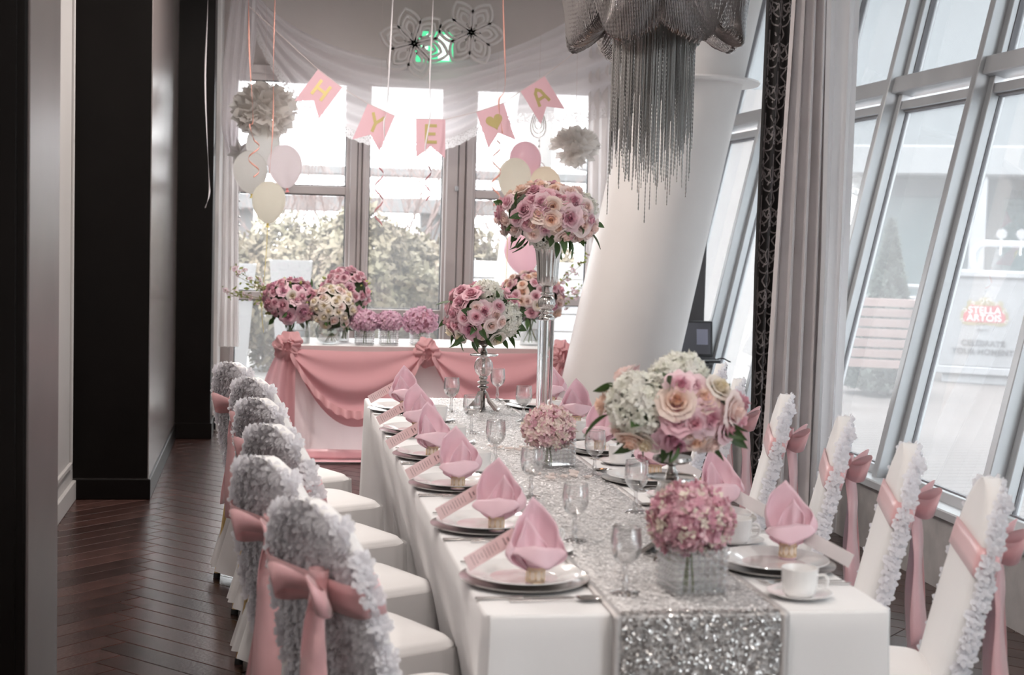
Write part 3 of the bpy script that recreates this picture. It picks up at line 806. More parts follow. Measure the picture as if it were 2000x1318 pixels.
# scattered petals
pme_ = MB().grid(lambda u, v: ((2*u-1)*.017*math.sin(PI*(.12+.76*v)), (v-.5)*.036, .004+.007*((2*u-1)**2)+.008*(v-.5)**2), 4, 4).mesh('rose_petal', m_petal)
rp_ = random.Random(11)
PET = [(.02, 1.72), (.05, 1.69), (.085, 1.71), (-.03, 1.75), (.10, 1.77), (-.05, 1.80), (.0, 1.66), (.13, 1.68), (-.06, 2.33), (-.03, 2.30), (-.085, 2.36), (.03, 2.33), (.06, 2.30), (.0, 2.27), (-.2, .48), (.21, .86)]
for i, (x, y) in enumerate(PET):
    o = link('rose_petal', pme_, None, loc=(x, y, ZC+.0035), rot=(rp_.uniform(-.15, .15), rp_.uniform(-.15, .15), rp_.uniform(0, 6)))
    cl_ = 'in front of the mid-table glass cube' if y < 1.9 and i < 8 else 'behind the mid-table glass cube' if i < 14 else 'alone near the table edge cutlery' if i == 14 else 'alone behind the nearest low stand'
    tag(o, 'loose blush rose petal lying on the runner ' + cl_, 'petal', 'loose petals '+cl_)
# ------------------------------------------------------------------ flowers
def rose_mesh(name, m, seed, R=.030, ruffle=.15, openness=1.0, layers=4):
    rd = random.Random(seed); mb = MB()
    def spiral(u, v):
        a = u*4.2*PI; r = R*(.03+.30*u); return (r*math.cos(a)*(1-.25*v), r*math.sin(a)*(1-.25*v), R*(lerp(.45, 1.04-.16*u, v)))
    mb.grid(spiral, 26, 2)
    for l in range(layers):
        t = l/max(1, layers-1); npt = 3+l
        for k in range(npt):
            a0 = 2*PI*k/npt+l*.7+rd.uniform(-.15, .15); half = PI/npt*1.32
            h = R*(1.0-.42*t*openness)*rd.uniform(.92, 1.06); rb = R*(.16+.34*t); rt = R*(.34+.66*t*openness)*rd.uniform(.94, 1.06); p = rd.uniform(0, 6)
            def pf(u, v, a0=a0, half=half, h=h, rb=rb, rt=rt, t=t, p=p):
                s = 2*u-1; a = a0+s*half
                r = lerp(rb, rt, v**1.4)+R*.16*t*max(0, v-.7)/.3*openness+ruffle*R*.35*math.sin(s*5+p)*v*v
                z = R*.05+h*(v-.16*v*s*s)-R*.20*t*max(0, v-.75)/.25*openness
                r *= 1-.10*s*s*(1-t)
                return (r*math.cos(a), r*math.sin(a), z)
            mb.grid(pf, 4, 4)
    return mb.mesh(name, m)
def bud_mesh(m):
    mb = MB()
    for k in range(5):
        a0 = 2*PI*k/5
        mb.grid(lambda u, v: (.0095*math.sin(PI*(.1+.8*v))*math.cos(a0+(2*u-1)*.9), .0095*math.sin(PI*(.1+.8*v))*math.sin(a0+(2*u-1)*.9), .026*v), 3, 4)
    return mb.mesh('bud', m)
F_PEACH = flower_mat('peach_rose_petals', (.93, .66, .52), (.94, .80, .73), .034)
F_BLUSH = flower_mat('blush_rose_petals', (.93, .72, .66), (.94, .82, .80), .034)
F_PINK = flower_mat('pink_rose_petals', (.84, .46, .54), (.91, .68, .73), .034)
F_MAUVE = flower_mat('mauve_lisianthus_petals', (.66, .30, .43), (.85, .58, .66), .036)
F_LILAC = flower_mat('lilac_lisianthus_petals', (.78, .42, .52), (.92, .71, .75), .036)
F_ROSEP = flower_mat('dusty_rose_petals', (.66, .32, .40), (.84, .56, .62), .036)
F_CREAM = flower_mat('cream_rose_petals', (.90, .80, .58), (.92, .86, .80), .032)
F_HWHITE = mat('white_hydrangea_petals', (.89, .87, .83), .6, transl=.3, var=(30, .08, (.85, .85, .76)))
F_HPINK = mat('dusty_pink_hydrangea_petals', (.84, .60, .64), .6, transl=.25, var=(55, .3, (.66, .34, .42)))
F_HPALE = mat('pale_pink_hydrangea_petals', (.86, .60, .64), .6, transl=.25, var=(45, .3, (.86, .76, .68)))
F_LEAF = mat('dark_green_leaf', (.06, .12, .035), .45, spec=.5, transl=.2, rnd=.25, var=(20, .3))
F_YLEAF = mat('yellow_green_leaf', (.30, .34, .10), .5, transl=.35, rnd=.2)
F_BUDG = mat('green_bud', (.45, .50, .16), .5, transl=.2, rnd=.15)
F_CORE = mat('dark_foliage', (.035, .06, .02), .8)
F_STEM = mat('flower_stem_green', (.16, .22, .08), .55)
F_HDEEP = mat('deep_rose_hydrangea_petals', (.66, .34, .42), .6, transl=.25)
F_HCREAM = mat('greenish_cream_hydrangea_petals', (.86, .78, .68), .6, transl=.25)
F_HMAUVE = mat('mauve_hydrangea_petals', (.70, .42, .56), .6, transl=.25, var=(40, .25, (.80, .58, .66)))
FM = {}
for nm, m_, R, ru, op in (('peach', F_PEACH, .0345, .10, .95), ('blush', F_BLUSH, .0345, .12, 1.0), ('pink', F_PINK, .0345, .15, 1.0), ('mauve', F_MAUVE, .0345, .38, 1.1), ('lilac', F_LILAC, .0345, .42, 1.1), ('dusty', F_ROSEP, .0345, .30, 1.05), ('cream', F_CREAM, .0345, .12, 1.0)):
    base = 'rose' if nm in ('peach', 'blush', 'pink', 'cream') else 'lisianthus'
    FM[nm] = [rose_mesh(base, m_, s, R, ru, op) for s in (1, 2)]
FM['bud'] = [bud_mesh(F_BUDG)]
def leaf_mesh(name, m, L=.07, Wd=.016, bend=.3):
    def f(u, v):
        s = 2*u-1; w_ = Wd*math.sin(PI*v**.8)*(1-.1*v)
        return (s*w_, L*v, bend*L*v*v*.5-abs(s)*-.004*math.sin(PI*v)-(1-abs(s))*.002)
    return MB().grid(f, 4, 7).mesh(name, m)
LEAF = [leaf_mesh('leaf', F_LEAF, .075, .015, -.35), leaf_mesh('leaf', F_LEAF, .06, .018, .3)]
def hydrangea_mesh(name, m, R, n, seed, fl=.011, squash=.9, zmin=-.75):
    rd = random.Random(seed); mb = MB(); g = PI*(3-math.sqrt(5))
    for i in range(n):
        z = 1-2*(i+.5)/n
        if z < zmin: continue
        a = g*i; q = math.sqrt(max(0, 1-z*z)); d = Vector((q*math.cos(a), q*math.sin(a), z))
        d = (d+Vector((rd.gauss(0, .1), rd.gauss(0, .1), rd.gauss(0, .1)))).normalized()
        lump = 1+.07*math.sin(d.x*7+seed)*math.sin(d.y*6+1)+rd.uniform(-.06, .05)
        c = Vector((d.x*R*lump, d.y*R*lump, d.z*R*squash*lump)); tx = d.orthogonal().normalized(); ty = d.cross(tx); ph = rd.uniform(0, PI/2)
        tilt = Vector((rd.gauss(0, .45), rd.gauss(0, .45), rd.gauss(0, .45))); nn = (d+tilt).normalized(); tx = nn.orthogonal().normalized(); ty = nn.cross(tx)
        for k in range(4):
            a2 = ph+k*PI/2; e = tx*math.cos(a2)+ty*math.sin(a2); b = nn.cross(e); s = fl*rd.uniform(.8, 1.25)
            lift = rd.uniform(.0, .45)
            mb.add([c, c+e*s*.65+b*s*.52+nn*s*lift*.3, c+e*s*1.25+nn*s*lift, c+e*s*.65-b*s*.52+nn*s*lift*.3], [(0, 1, 2), (0, 2, 3)])
    me = mb.mesh(name, m, smooth=False)
    if isinstance(m, tuple):
        ix = []
        for _ in range(len(me.polygons)//8+1):
            w_ = rd.random(); ix += [0 if w_ < .5 else 1 if w_ < .78 else 2]*8
        me.polygons.foreach_set('material_index', ix[:len(me.polygons)])
    return me
def orient(d, roll=0., up=Vector((0, 0, 1))):
    q = Vector(d).to_track_quat('Z', 'Y').to_matrix().to_4x4()
    return q @ Matrix.Rotation(roll, 4, 'Z')
def put(me, parent, loc, d, roll, s=1., name=None, kind=None):
    o = link(name or me.name.split('.')[0], me, parent, kind=kind)
    o.matrix_local = Matrix.Translation(loc) @ orient(d, roll) @ Matrix.Scale(s, 4)
    return o
def bouquet(name, label, base, ctr, Rv, items, fill, nfill, seed, group=None, hyd=(), leaves=10, zmin=-.45, fsize=1., core=True, stems=None):
    """base: foot of the whole bunch; ctr: centre of the dome above base; items: (u, w, kind, size) on the side facing the room's near end"""
    rd = random.Random(seed); t = thing(name, label, 'bouquet', base, 0, group); c = Vector(ctr); R = Vector(Rv); dirs = []
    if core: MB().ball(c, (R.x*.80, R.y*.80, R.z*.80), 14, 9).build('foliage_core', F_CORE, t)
    for (d, rad, m_, n_, fl) in hyd:
        d = Vector(d).normalized(); p = c+Vector((d.x*R.x, d.y*R.y, d.z*R.z))*.66
        o = put(hydrangea_mesh('hydrangea_head', m_, rad, n_, int(rad*9999)+seed, fl), t, p, d, rd.uniform(0, 6), 1, 'hydrangea_head', 'stuff'); dirs.append((d, .9*rad/min(R)))
    def add(d, kind, s):
        me_ = rd.choice(FM[kind]); p = c+Vector((d.x*R.x, d.y*R.y, d.z*R.z))-d*((.026+rd.uniform(-.012, .008))*s); d = (d+Vector((rd.gauss(0, .16), rd.gauss(0, .16), rd.gauss(0, .16)))).normalized()
        put(me_, t, p, d, rd.uniform(0, 6), s)
    for (u, w_, kind, s) in items:
        q = max(.02, 1-u*u-w_*w_); d = Vector((u, -math.sqrt(q), w_)).normalized(); add(d, kind, s*fsize); dirs.append((d, .030*s*fsize/min(R)))
    g = PI*(3-math.sqrt(5)); off = rd.uniform(0, 6); nfill = int(nfill*(1.75 if name == 'vase_bouquet' else 1.12))
    for i in range(nfill):
        z = 1-(1-zmin)*(i+.5)/nfill; a = g*i+off; q = math.sqrt(max(0, 1-z*z)); d = Vector((q*math.cos(a)+rd.gauss(0, .10), q*math.sin(a)+rd.gauss(0, .10), z+rd.gauss(0, .10))).normalized()
        if any(d.angle(e) < ang*(1.1 if name == 'vase_bouquet' else 1.5) for e, ang in dirs): continue
        add(d, rd.choice(fill), rd.uniform(.82, 1.12)*fsize)
    for i in range(int(leaves*1.8)):
        a = rd.uniform(0, 2*PI); z = rd.uniform(zmin, .75) if i % 2 else rd.uniform(zmin-.25, zmin+.15); q = math.sqrt(max(0, 1-z*z)); d = Vector((q*math.cos(a), q*math.sin(a), z))
        p = c+Vector((d.x*R.x, d.y*R.y, d.z*R.z))*rd.uniform(.80, .93)
        out = (d+Vector((rd.gauss(0, .5), rd.gauss(0, .5), -.35 if z < 0 else rd.gauss(0, .4)))).normalized()
        side = out.cross(d).normalized() if out.cross(d).length > .05 else out.orthogonal().normalized(); nn = side.cross(out).normalized()
        Mx = Matrix((side, out, nn)).transposed().to_4x4()
        o = link('leaf', rd.choice(LEAF), t); o.matrix_local = Matrix.Translation(p) @ Mx @ Matrix.Scale(rd.uniform(.75, 1.15)*fsize, 4)
    if stems:
        sm = MB(); (n_, rt, zb, rbm) = stems
        for i in range(n_):
            a = 2*PI*i/n_+rd.uniform(-.3, .3); a2 = a+PI*.8+rd.uniform(-.4, .4)
            sm.tube([(rt*math.cos(a)*.6+c.x, rt*math.sin(a)*.6+c.y, c.z-R.z*.5), (c.x+.01*math.cos(a), c.y+.01*math.sin(a), lerp(zb, c.z-R.z*.5, .55)), (c.x+rbm*math.cos(a2), c.y+rbm*math.sin(a2), zb)], .0028, 5)
        sm.build('stem', F_STEM, t)
    return t
m_silver = mat('polished_silver', (.66, .64, .62), .13, metal=1., var=(8, .1))
m_dsilver = mat('antique_silver', (.42, .39, .37), .2, metal=1., var=(10, .2))
m_crystal = glassy('fluted_clear_glass', (.93, .92, .90), .05, .34, .95)
m_cryst2 = mat('clear_acrylic_rod', (1, 1, 1), .03, spec=.6)
MATS['clear_acrylic_rod'].node_tree.nodes['Principled BSDF'].inputs['Transmission Weight'].default_value = 1.0
MATS['clear_acrylic_rod'].node_tree.nodes['Principled BSDF'].inputs['IOR'].default_value = 1.45

def low_stand(label, loc, sc, rz):
    t = thing('candle_stand', label, 'stand', loc, rz, 'low silver candle stands'); z0 = 0
    for k in range(3):                                    # three flared foot plates
        a = 2*PI*k/3
        M = Matrix.Rotation(a, 4, 'Z')
        mb = MB()
        vs = []
        for (r, hwid, z) in ((.018, .016, .085), (.032, .024, .050), (.066, .042, .012), (.076, .046, .010), (.078, .046, 0)):
            vs += [M @ Vector((r, -hwid, z)), M @ Vector((r, hwid, z))]
        for (r, hwid, z) in ((.076, .046, 0.), (.060, .040, 0.), (.024, .022, .040), (.010, .014, .080)):
            vs += [M @ Vector((r, -hwid, z)), M @ Vector((r, hwid, z))]
        n = len(vs)//2
        mb.add(vs, [(2*i, 2*i+1, (2*i+3) % (2*n), (2*i+2) % (2*n)) for i in range(n)]+[tuple(2*i for i in range(n))[::-1], tuple(2*i+1 for i in range(n))])
        mb.build('foot', m_dsilver, t, smooth=False)
    prof = [(.0, .080), (.020, .080), (.016, .088), (.012, .094), (.014, .099), (.024, .103), (.025, .108), (.015, .112), (.014, .118), (.025, .123), (.026, .129), (.016, .134), (.016, .142), (.020, .146), (.019, .152), (.014, .154), (.0, .154)]
    MB().lathe(prof, 28).build('turned_stem', m_dsilver, t, sharp=50)
    MB().lathe([(.013, .152), (.026, .160), (.037, .176), (.041, .196), (.038, .216), (.028, .233), (.014, .242)], 48, wob=lambda a, k: 1+.045*math.cos(a*12)).build('glass_ball', m_crystal, t)
    MB().lathe([(.0, .165), (.008, .165), (.007, .2), (.008, .235), (0, .235)], 12).build('inner_rod', m_dsilver, t)
    MB().lathe([(.0, .240), (.016, .240), (.016, .246), (.062, .247), (.064, .249), (.0635, .253), (.060, .2505), (.018, .250), (.014, .256), (.017, .262), (.012, .270), (.009, .285), (.014, .290), (.009, .300), (0, .302)], 48).build('drip_plate', m_silver, t, sharp=50)
    MB().lathe([(.010, .292), (.040, .297), (.050, .305), (.048, .316), (0, .316)], 32).build('cup', m_dsilver, t)
    return t
# near centrepiece
low_stand('low silver and glass candle stand nearest the camera, under white and pink flowers', (.095, .55, ZC), 1, .35).scale = (1, 1, .80)
B1 = (.09, .55, ZC+.240)
items1 = [(-.18, .28, 'peach', 1.30), (.26, .34, 'peach', 1.15), (-.14, -.16, 'dusty', 1.15), (-.14, -.56, 'mauve', 1.35), (.30, -.04, 'lilac', 1.30), (.08, -.14, 'pink', .80), (.20, -.56, 'peach', 1.1), (-.10, .62, 'lilac', 1.0), (.12, .62, 'lilac', 1.2), (.40, -.62, 'blush', 1.0), (.64, .12, 'blush', 1.3), (.62, -.30, 'pink', 1.1), (.68, -.52, 'blush', 1.15), (.84, -.12, 'pink', 1.0), (-.72, -.60, 'peach', 1.1), (-.48, -.72, 'cream', 1.0), (.02, -.42, 'blush', .8), (.48, .54, 'cream', 1.0), (-.9, -.5, 'blush', .9), (.86, .2, 'dusty', .9)]
bouquet('centrepiece_bouquet', 'large pink and white bouquet on the low stand nearest the camera', B1, (0, 0, .133), (.180, .165, .118), items1, ['blush', 'pink', 'lilac', 'peach'], 46, 21, None,
        hyd=[((-.80, -.50, .22), .078, F_HWHITE, 420, .012), ((.25, .35, .9), .07, F_HWHITE, 300, .011)], leaves=16, zmin=-.62)
# far centrepiece
low_stand('low silver and glass candle stand at the far end of the table, under pink flowers', (.045, 3.515, ZC), 1, -.25)
items2 = [(-.10, .18, 'lilac', 1.25), (-.42, -.38, 'mauve', 1.35), (-.32, .0, 'pink', .95), (-.58, -.02, 'pink', .9), (.24, .10, 'blush', .95), (.10, -.24, 'blush', .9), (.34, -.66, 'cream', 1.05), (.32, .36, 'pink', .8), (-.84, .1, 'dusty', 1.1), (-.82, -.3, 'pink', 1.0), (-.70, .42, 'dusty', 1.1), (-.40, .66, 'dusty', 1.1), (-.10, -.60, 'blush', .8), (-.62, -.62, 'cream', .9), (.04, -.02, 'bud', 1.3), (-.12, -.32, 'bud', 1.3), (.36, -.12, 'blush', .8), (-.3, .3, 'blush', .8), (-.2, .84, 'pink', 1.0)]
bouquet('centrepiece_bouquet', 'pink, mauve and white bouquet on the low stand at the far table end', (.033, 3.515, ZC+.300), (0, 0, .125), (.170, .165, .150), items2, ['blush', 'pink', 'dusty', 'cream'], 46, 5, None,
        hyd=[((.12, -.35, .85), .068, F_HWHITE, 320, .012), ((.82, -.50, -.12), .072, F_HWHITE, 340, .012)], leaves=18, zmin=-.62)
# tall centrepiece
TX, TY = .105, 2.36
t = thing('tall_vase', 'tall silver trumpet vase on a clear column, mid-table, under a rose dome', 'vase', (TX, TY, ZC))
MB().lathe([(0, 0), (.048, 0), (.048, .006), (.036, .010), (.031, .018), (0, .018)], 40).build('base', m_silver, t, sharp=40)
MB().lathe([(0, .018), (.0295, .018), (.0295, .480), (0, .480)], 40).build('clear_column', m_cryst2, t, sharp=40)
MB().lathe([(.0055, .02), (.0055, .478)], 16, wob=lambda a, k: 1+.12*math.cos(a*8)).build('inner_rod', m_silver, t)
ST = [(0, .345), (.036, .345), (.038, .352), (.034, .360), (.028, .364), (.027, .372), (.031, .376), (.031, .382), (.024, .386), (.026, .390), (.035, .397), (.0375, .412), (.035, .428), (.026, .437), (.023, .441), (.029, .446), (.029, .452), (.023, .456), (.025, .466), (.026, .478), (0, .48)]
MB().lathe([(r*.84, .480+(z-.345)*.92) for r, z in ST], 48, wob=lambda a, k: 1+(.05*math.cos(a*14) if k in (10, 11, 12) else .02*math.cos(a*18) if k in (2, 3) else 0)).build('turned_stem', m_silver, t, sharp=60)
TR = [(.0, .478), (.028, .478), (.040, .488), (.045, .500), (.046, .53), (.049, .58), (.053, .62), (.058, .645), (.068, .668), (.070, .672), (.066, .672), (.054, .64), (.0, .62)]
MB().lathe([(r*.83, .604+(z-.478)*.82) for r, z in TR], 84, wob=lambda a, k: 1+(.045*math.cos(a*16) if 2 < k < 8 else 0)).build('trumpet', m_silver, t, sharp=60)
items3 = [(-.14, -.10, 'peach', 1.15), (-.36, -.02, 'peach', 1.2), (-.12, .30, 'peach', 1.1), (.16, .22, 'cream', 1.2), (.02, -.34, 'peach', 1.15), (.16, -.56, 'blush', 1.15), (.05, -.10, 'lilac', 1.1), (.24, -.06, 'lilac', 1.3), (-.06, .14, 'dusty', 1.1), (-.22, .10, 'mauve', 1.0), (-.30, .36, 'lilac', 1.1), (-.24, -.40, 'lilac', 1.05), (-.44, -.34, 'peach', 1.05), (-.58, -.28, 'pink', 1.0), (-.44, -.60, 'blush', 1.0), (-.62, .12, 'dusty', 1.0), (-.50, .38, 'dusty', 1.1), (.46, .02, 'blush', 1.1), (.48, -.30, 'blush', 1.2), (.46, -.58, 'blush', 1.0), (.64, -.48, 'blush', 1.15), (.62, -.12, 'lilac', 1.1), (.42, .32, 'lilac', 1.1), (.56, .28, 'blush', 1.0), (.28, -.60, 'pink', .8), (.24, -.30, 'dusty', .8), (-.02, .56, 'lilac', 1.1), (-.20, .58, 'dusty', 1.1), (.0, .80, 'peach', 1.1), (.26, .66, 'blush', 1.15), (.12, .46, 'dusty', .8), (.76, -.3, 'blush', 1.0), (-.74, -.1, 'pink', .9), (.3, .44, 'lilac', 1.1)]
bouquet('rose_dome', 'big dome of pink and peach roses on top of the tall trumpet vase', (TX, TY, ZC+.745), (0, 0, .118), (.192, .185, .122), items3, ['blush', 'pink', 'lilac', 'peach', 'dusty'], 70, 9, None,
        hyd=[((.9, .1, .35), .06, F_HWHITE, 240, .012), ((-.2, -.3, -.9), .05, F_HWHITE, 160, .012)], leaves=22, zmin=-.62, fsize=.92)

# hobnail glass cubes with hydrangea
m_cube = glassy('hobnail_pressed_glass', (.99, .99, .99), .03, .18, .85)
def cube_vase(label, loc, rz, s, group='hobnail glass cube vases', n=7):
    t = thing('cube_vase', label, 'vase', loc, rz, group); h = s*.92
    mb = MB()
    K = 4; N = n*K
    def wall(fn):
        def f(u, v):
            uu, vv = u*n, v*n; du, dv = (uu % 1)-.5, (vv % 1)-.5
            b = max(0., 1-(du*du+dv*dv)/.21)**.5 if u not in (0, 1) and v not in (0, 1) else 0
            return fn(u-.5, v, .5+b*.085)
        mb.grid(f, N, N)
    wall(lambda a, v, o: (a*s, -o*s, .004+v*h)); wall(lambda a, v, o: (o*s, a*s, .004+v*h))
    wall(lambda a, v, o: (-a*s, o*s, .004+v*h)); wall(lambda a, v, o: (-o*s, -a*s, .004+v*h))
    mb.build('wall', m_cube, t, fix=True)
    MB().bbox(-.5*s, .5*s, -.5*s, .5*s, 0, .010, .002).build('base', m_cube, t, smooth=False)
    rim = MB()
    for (a, b, c, d) in ((-.5*s, .5*s, -.5*s, -.46*s), (-.5*s, .5*s, .46*s, .5*s), (-.5*s, -.46*s, -.46*s, .46*s), (.46*s, .5*s, -.46*s, .46*s)): rim.bbox(a, b, c, d, h+.002, h+.007, .0015)
    rim.build('rim', m_cube, t, smooth=False)
    MB().bbox(-.45*s, .45*s, -.45*s, .45*s, .011, h*.62, .002).build('water', m_water, t, smooth=False)
    return t
def hydrangea(label, loc, R, zc, m_, seed, n=520, fl=.0125, group='hydrangea heads in glass cubes', sq=.85):
    t = thing('hydrangea', label, 'flower', loc, 0, group)
    put(hydrangea_mesh('hydrangea_head', m_, R, n, seed, fl, sq), t, (0, 0, zc), (0, 0, 1), 0, 1, 'hydrangea_head', 'stuff')
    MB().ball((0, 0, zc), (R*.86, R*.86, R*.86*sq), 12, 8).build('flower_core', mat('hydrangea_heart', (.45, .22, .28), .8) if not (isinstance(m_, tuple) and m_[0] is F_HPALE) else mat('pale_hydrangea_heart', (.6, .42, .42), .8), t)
    sm = MB()
    for k in range(3): sm.tube([(.012*math.cos(k*2.1), .012*math.sin(k*2.1), .0), (.004*math.cos(k*2), .004*math.sin(k*2), zc*.5), (0, 0, zc-R*.5)], .003, 6)
    sm.build('stem', F_STEM, t)
    for k in range(3):
        o = link('leaf', LEAF[1], t); o.location = (.02*math.cos(k*2.2), .02*math.sin(k*2.2), zc-R*.72); o.rotation_euler = (.1, 0, k*2.2)
    return t
cube_vase('hobnail glass cube vase at the near end of the runner', (.047, .185, ZC+.001), .10, .118)
hydrangea('dusty pink hydrangea in the glass cube nearest the camera', (.040, .185, ZC+.013), .092, .152, (F_HPINK, F_HDEEP, F_HCREAM), 3, 620, .0115)
cube_vase('hobnail glass cube vase in the middle of the runner', (.072, 1.96, ZC+.001), .25, .105)
hydrangea('pale dusty pink hydrangea in the glass cube at mid-table', (.050, 1.96, ZC+.013), .086, .118, (F_HPALE, F_HPINK, F_HCREAM), 6)
# ------------------------------------------------------------------ dessert table with pink swags, vases and flowers
DX0, DX1, DY0, DY1, DZ = -.80, 1.06, 6.86, 7.56, .765
m_pinkcloth = mat('pale_pink_tablecloth', (.92, .76, .76), .75, sheen=.2, bump=(8, .08, .02), transl=.5)
m_whitetop = mat('white_table_top_cloth', (.86, .83, .82), .7)
m_organza = sheer('dusty_pink_organza', (.80, .44, .47), .93, .35, bump=(12, .05))
m_hem = mat('pink_satin_hem', (.88, .50, .54), .3, spec=.6, sheen=.3)
dt = thing('side_table', 'pink-draped side table in front of the back windows', 'table', ((DX0+DX1)/2, (DY0+DY1)/2, 0))
hx, hy = (DX1-DX0)/2, (DY1-DY0)/2
MB().bbox(-hx+.02, hx-.02, -hy+.02, hy-.02, DZ-.035, DZ-.006, .004).build('tabletop', m_wood, dt)
for a in (-.8, .8):
    for b in (-.28, .28): MB().tube([(a*hx, b, 0), (a*hx, b, DZ-.03)], .014, 8).build('leg', m_blackmetal, dt)
sk = MB()
per = []
for (a, b, n) in (((-hx, hy), (-hx, -hy), 20), ((-hx, -hy), (hx, -hy), 60), ((hx, -hy), (hx, hy), 20)):
    for i in range(n): per.append(Vector(a).lerp(Vector(b), i/n))
def skf(u, v):
    i = int(round(u*(len(per)-1))); q = per[i]; d = (per[min(i+1, len(per)-1)]-per[max(0, i-1)]).normalized(); nn = Vector((d.y, -d.x))
    z = DZ*(1-v)+.004*v; o_ = .003+.012*v+.008*v*math.sin(i*1.15)
    return (q.x+nn.x*o_, q.y+nn.y*o_, z)
cl = MB().grid(skf, len(per)-1, 6).build('tablecloth', m_pinkcloth, None); cl.location = dt.location
tag(cl, 'pale pink floor-length cloth on the side table by the back windows', 'tablecloth')
tt = MB().bbox(-hx-.004, hx+.004, -hy-.004, hy+.004, DZ-.003, DZ+.001, .001).build('white_top', m_whitetop, cl)
MB().grid(lambda u, v: (lerp(-hx, hx, u), -hy-.022-.004*math.sin(u*40)-.006*v, .075-.068*v+.006*math.sin(u*11)), 60, 3).build('satin_hem', m_hem, cl, solid=.002)
MB().grid(lambda u, v: (lerp(-hx-.03, hx, u), -hy-.034-.10*v*v-.004*math.sin(u*31), .012+.0*v), 40, 2).build('trailing_hem', m_hem, cl, solid=.002)

m_organza2 = mat('dusty_pink_organza_ruffle', (.82, .48, .50), .6, transl=.4, sheen=.3)
def swag(label, xa, xb, seed, sag=.50):
    y0 = DY0-.030
    t = thing('fabric_swag', label, 'drapery', ((xa+xb)/2, y0, DZ), 0, 'dusty pink organza swags'); w_ = (xb-xa)/2
    NF = 5
    def f(u, v):
        s = 2*u-1; k = (1-abs(s)**2.1)
        drop = .01+.03*v*(1-k)+k*(.02+sag*v)
        fold = math.sin(v*PI*NF*1.0+seed+.8*s)*(.010+.022*k*v)
        pin = abs(s)**6
        return (s*w_*(1-.03*v*(1-pin)), -.026-.060*math.sin(v*PI*.9)*(.35+.65*k)-fold*.8, -drop-.02*math.sin(v*17+seed)*(1-k)*.3)
    MB().grid(f, 48, 44).build('organza', m_organza, t)
    rf = MB()
    def g(u, v):
        s = 2*u-1; k = (1-abs(s)**2.1); d = .012+sag*.80*k+.02
        wob = .010*math.sin(u*95)+.006*math.sin(u*61+2)
        return (s*w_*.97, -.075-.045*k-.012*v-wob*v, -d+.018-.050*v-.006*math.sin(u*77)*v)
    rf.grid(g, 220, 3).build('ruffle', m_organza2, t)
    return t
swag('left swag of dusty pink organza on the side table front', DX0+.03, .135, .4)
swag('right swag of dusty pink organza on the side table front', .155, DX1+.015, 2.0)
def gather(label, x, z, R, seed):
    rd = random.Random(seed); t = thing('fabric_rosette', label, 'rosette', (x, DY0-.05, z), 0, 'gathered organza rosettes')
    mb = MB()
    for k in range(15):
        a0 = rd.uniform(0, 6.28); r0 = R*rd.uniform(.15, .75); p = rd.uniform(0, 6)
        cxx, czz = r0*math.cos(a0), r0*math.sin(a0)*1.05
        def f(u, v):
            a = a0+(2*u-1)*1.5; r = R*(.10+.50*v)+.007*math.sin(u*17+p)*v
            return (cxx*.6+r*math.cos(a), -.02-.05*(1-v)-.018*math.sin(u*12+p)*v-.02*rd.random()*0, czz*.6+r*math.sin(a))
        mb.grid(f, 14, 4)
    mb.build('ruffle', m_organza2, t)
    MB().ball((0, -.01, 0), (R*.5, .03, R*.5), 10, 6).build('knot', m_organza2, t)
    return t
gather('dusty pink organza rosette gathered at the left corner of the side table', DX0+.03, DZ+.005, .105, 3)
gather('dusty pink organza rosette gathered at the middle of the side table front', .145, DZ-.02, .105, 4)
gather('dusty pink organza rosette gathered at the right corner of the side table', DX1-.005, DZ-.03, .10, 5)
def casc(label, x0, dirx, seed, wid, ln):
    t = thing('fabric_tail', label, 'drapery', (x0, DY0-.06, DZ), 0)
    def f(u, v):
        s = u; return (dirx*(.02+wid*s*(.25+.75*v**.7)), -.015-.022*math.sin(u*PI*4+seed+v*2)*(.4+v)-.02*v, .01-ln*v*(1-.12*u))
    MB().grid(f, 40, 18).build('organza', m_organza, t); return t
casc('dusty pink organza tail flaring from the left corner of the side table', DX0+.10, -1, .5, .30, .62)
casc('dusty pink organza tail hanging at the right corner of the side table', DX1+.035, -1, 1.5, .13, .66)

ZT = DZ+.0012
m_vglass = glassy('clear_vase_glass', (.96, .97, .97), .0, .10, .9)
def round_vase(name, label, x, y, prof, wl, rz=0):
    t = thing(name, label, 'vase', (x, y, ZT), 0)
    n = len(prof)
    MB().lathe(prof, 40).build('glass_wall', m_vglass, t)
    r = prof[-1][0]; MB().tube([(r*math.cos(2*PI*i/36), r*math.sin(2*PI*i/36), prof[-1][1]) for i in range(36)], .0022, 6, closed=True).build('rim', m_vglass, t)
    pr = [(max(0, p[0]-.004), p[1]+.004) for p in prof if p[1] < wl]; pr.append((interp([p[1] for p in prof], [p[0] for p in prof], wl)-.004, wl)); pr.append((0, wl))
    MB().lathe(pr, 36).build('water', m_water, t); return t
cyl = lambda r, h: [(0, 0), (r*.97, 0), (r, .006), (r, h)]
bowlp = [(0, 0), (.03, 0), (.045, .004), (.075, .028), (.090, .062), (.092, .09), (.084, .118), (.075, .132)]
round_vase('cylinder_vase', 'clear cylinder vase of mauve flowers at the left of the side table', -.70, 7.03, cyl(.078, .155), .085)
round_vase('fishbowl_vase', 'round clear bowl vase of cream roses on the side table', -.50, 6.99, bowlp, .10)
round_vase('slim_vase', 'tall slim clear vase behind the cream roses on the side table', -.385, 7.22, cyl(.035, .27), .14)
round_vase('cylinder_vase', 'clear cylinder vase at the right of the side table', .90, 7.16, cyl(.075, .20), .11)
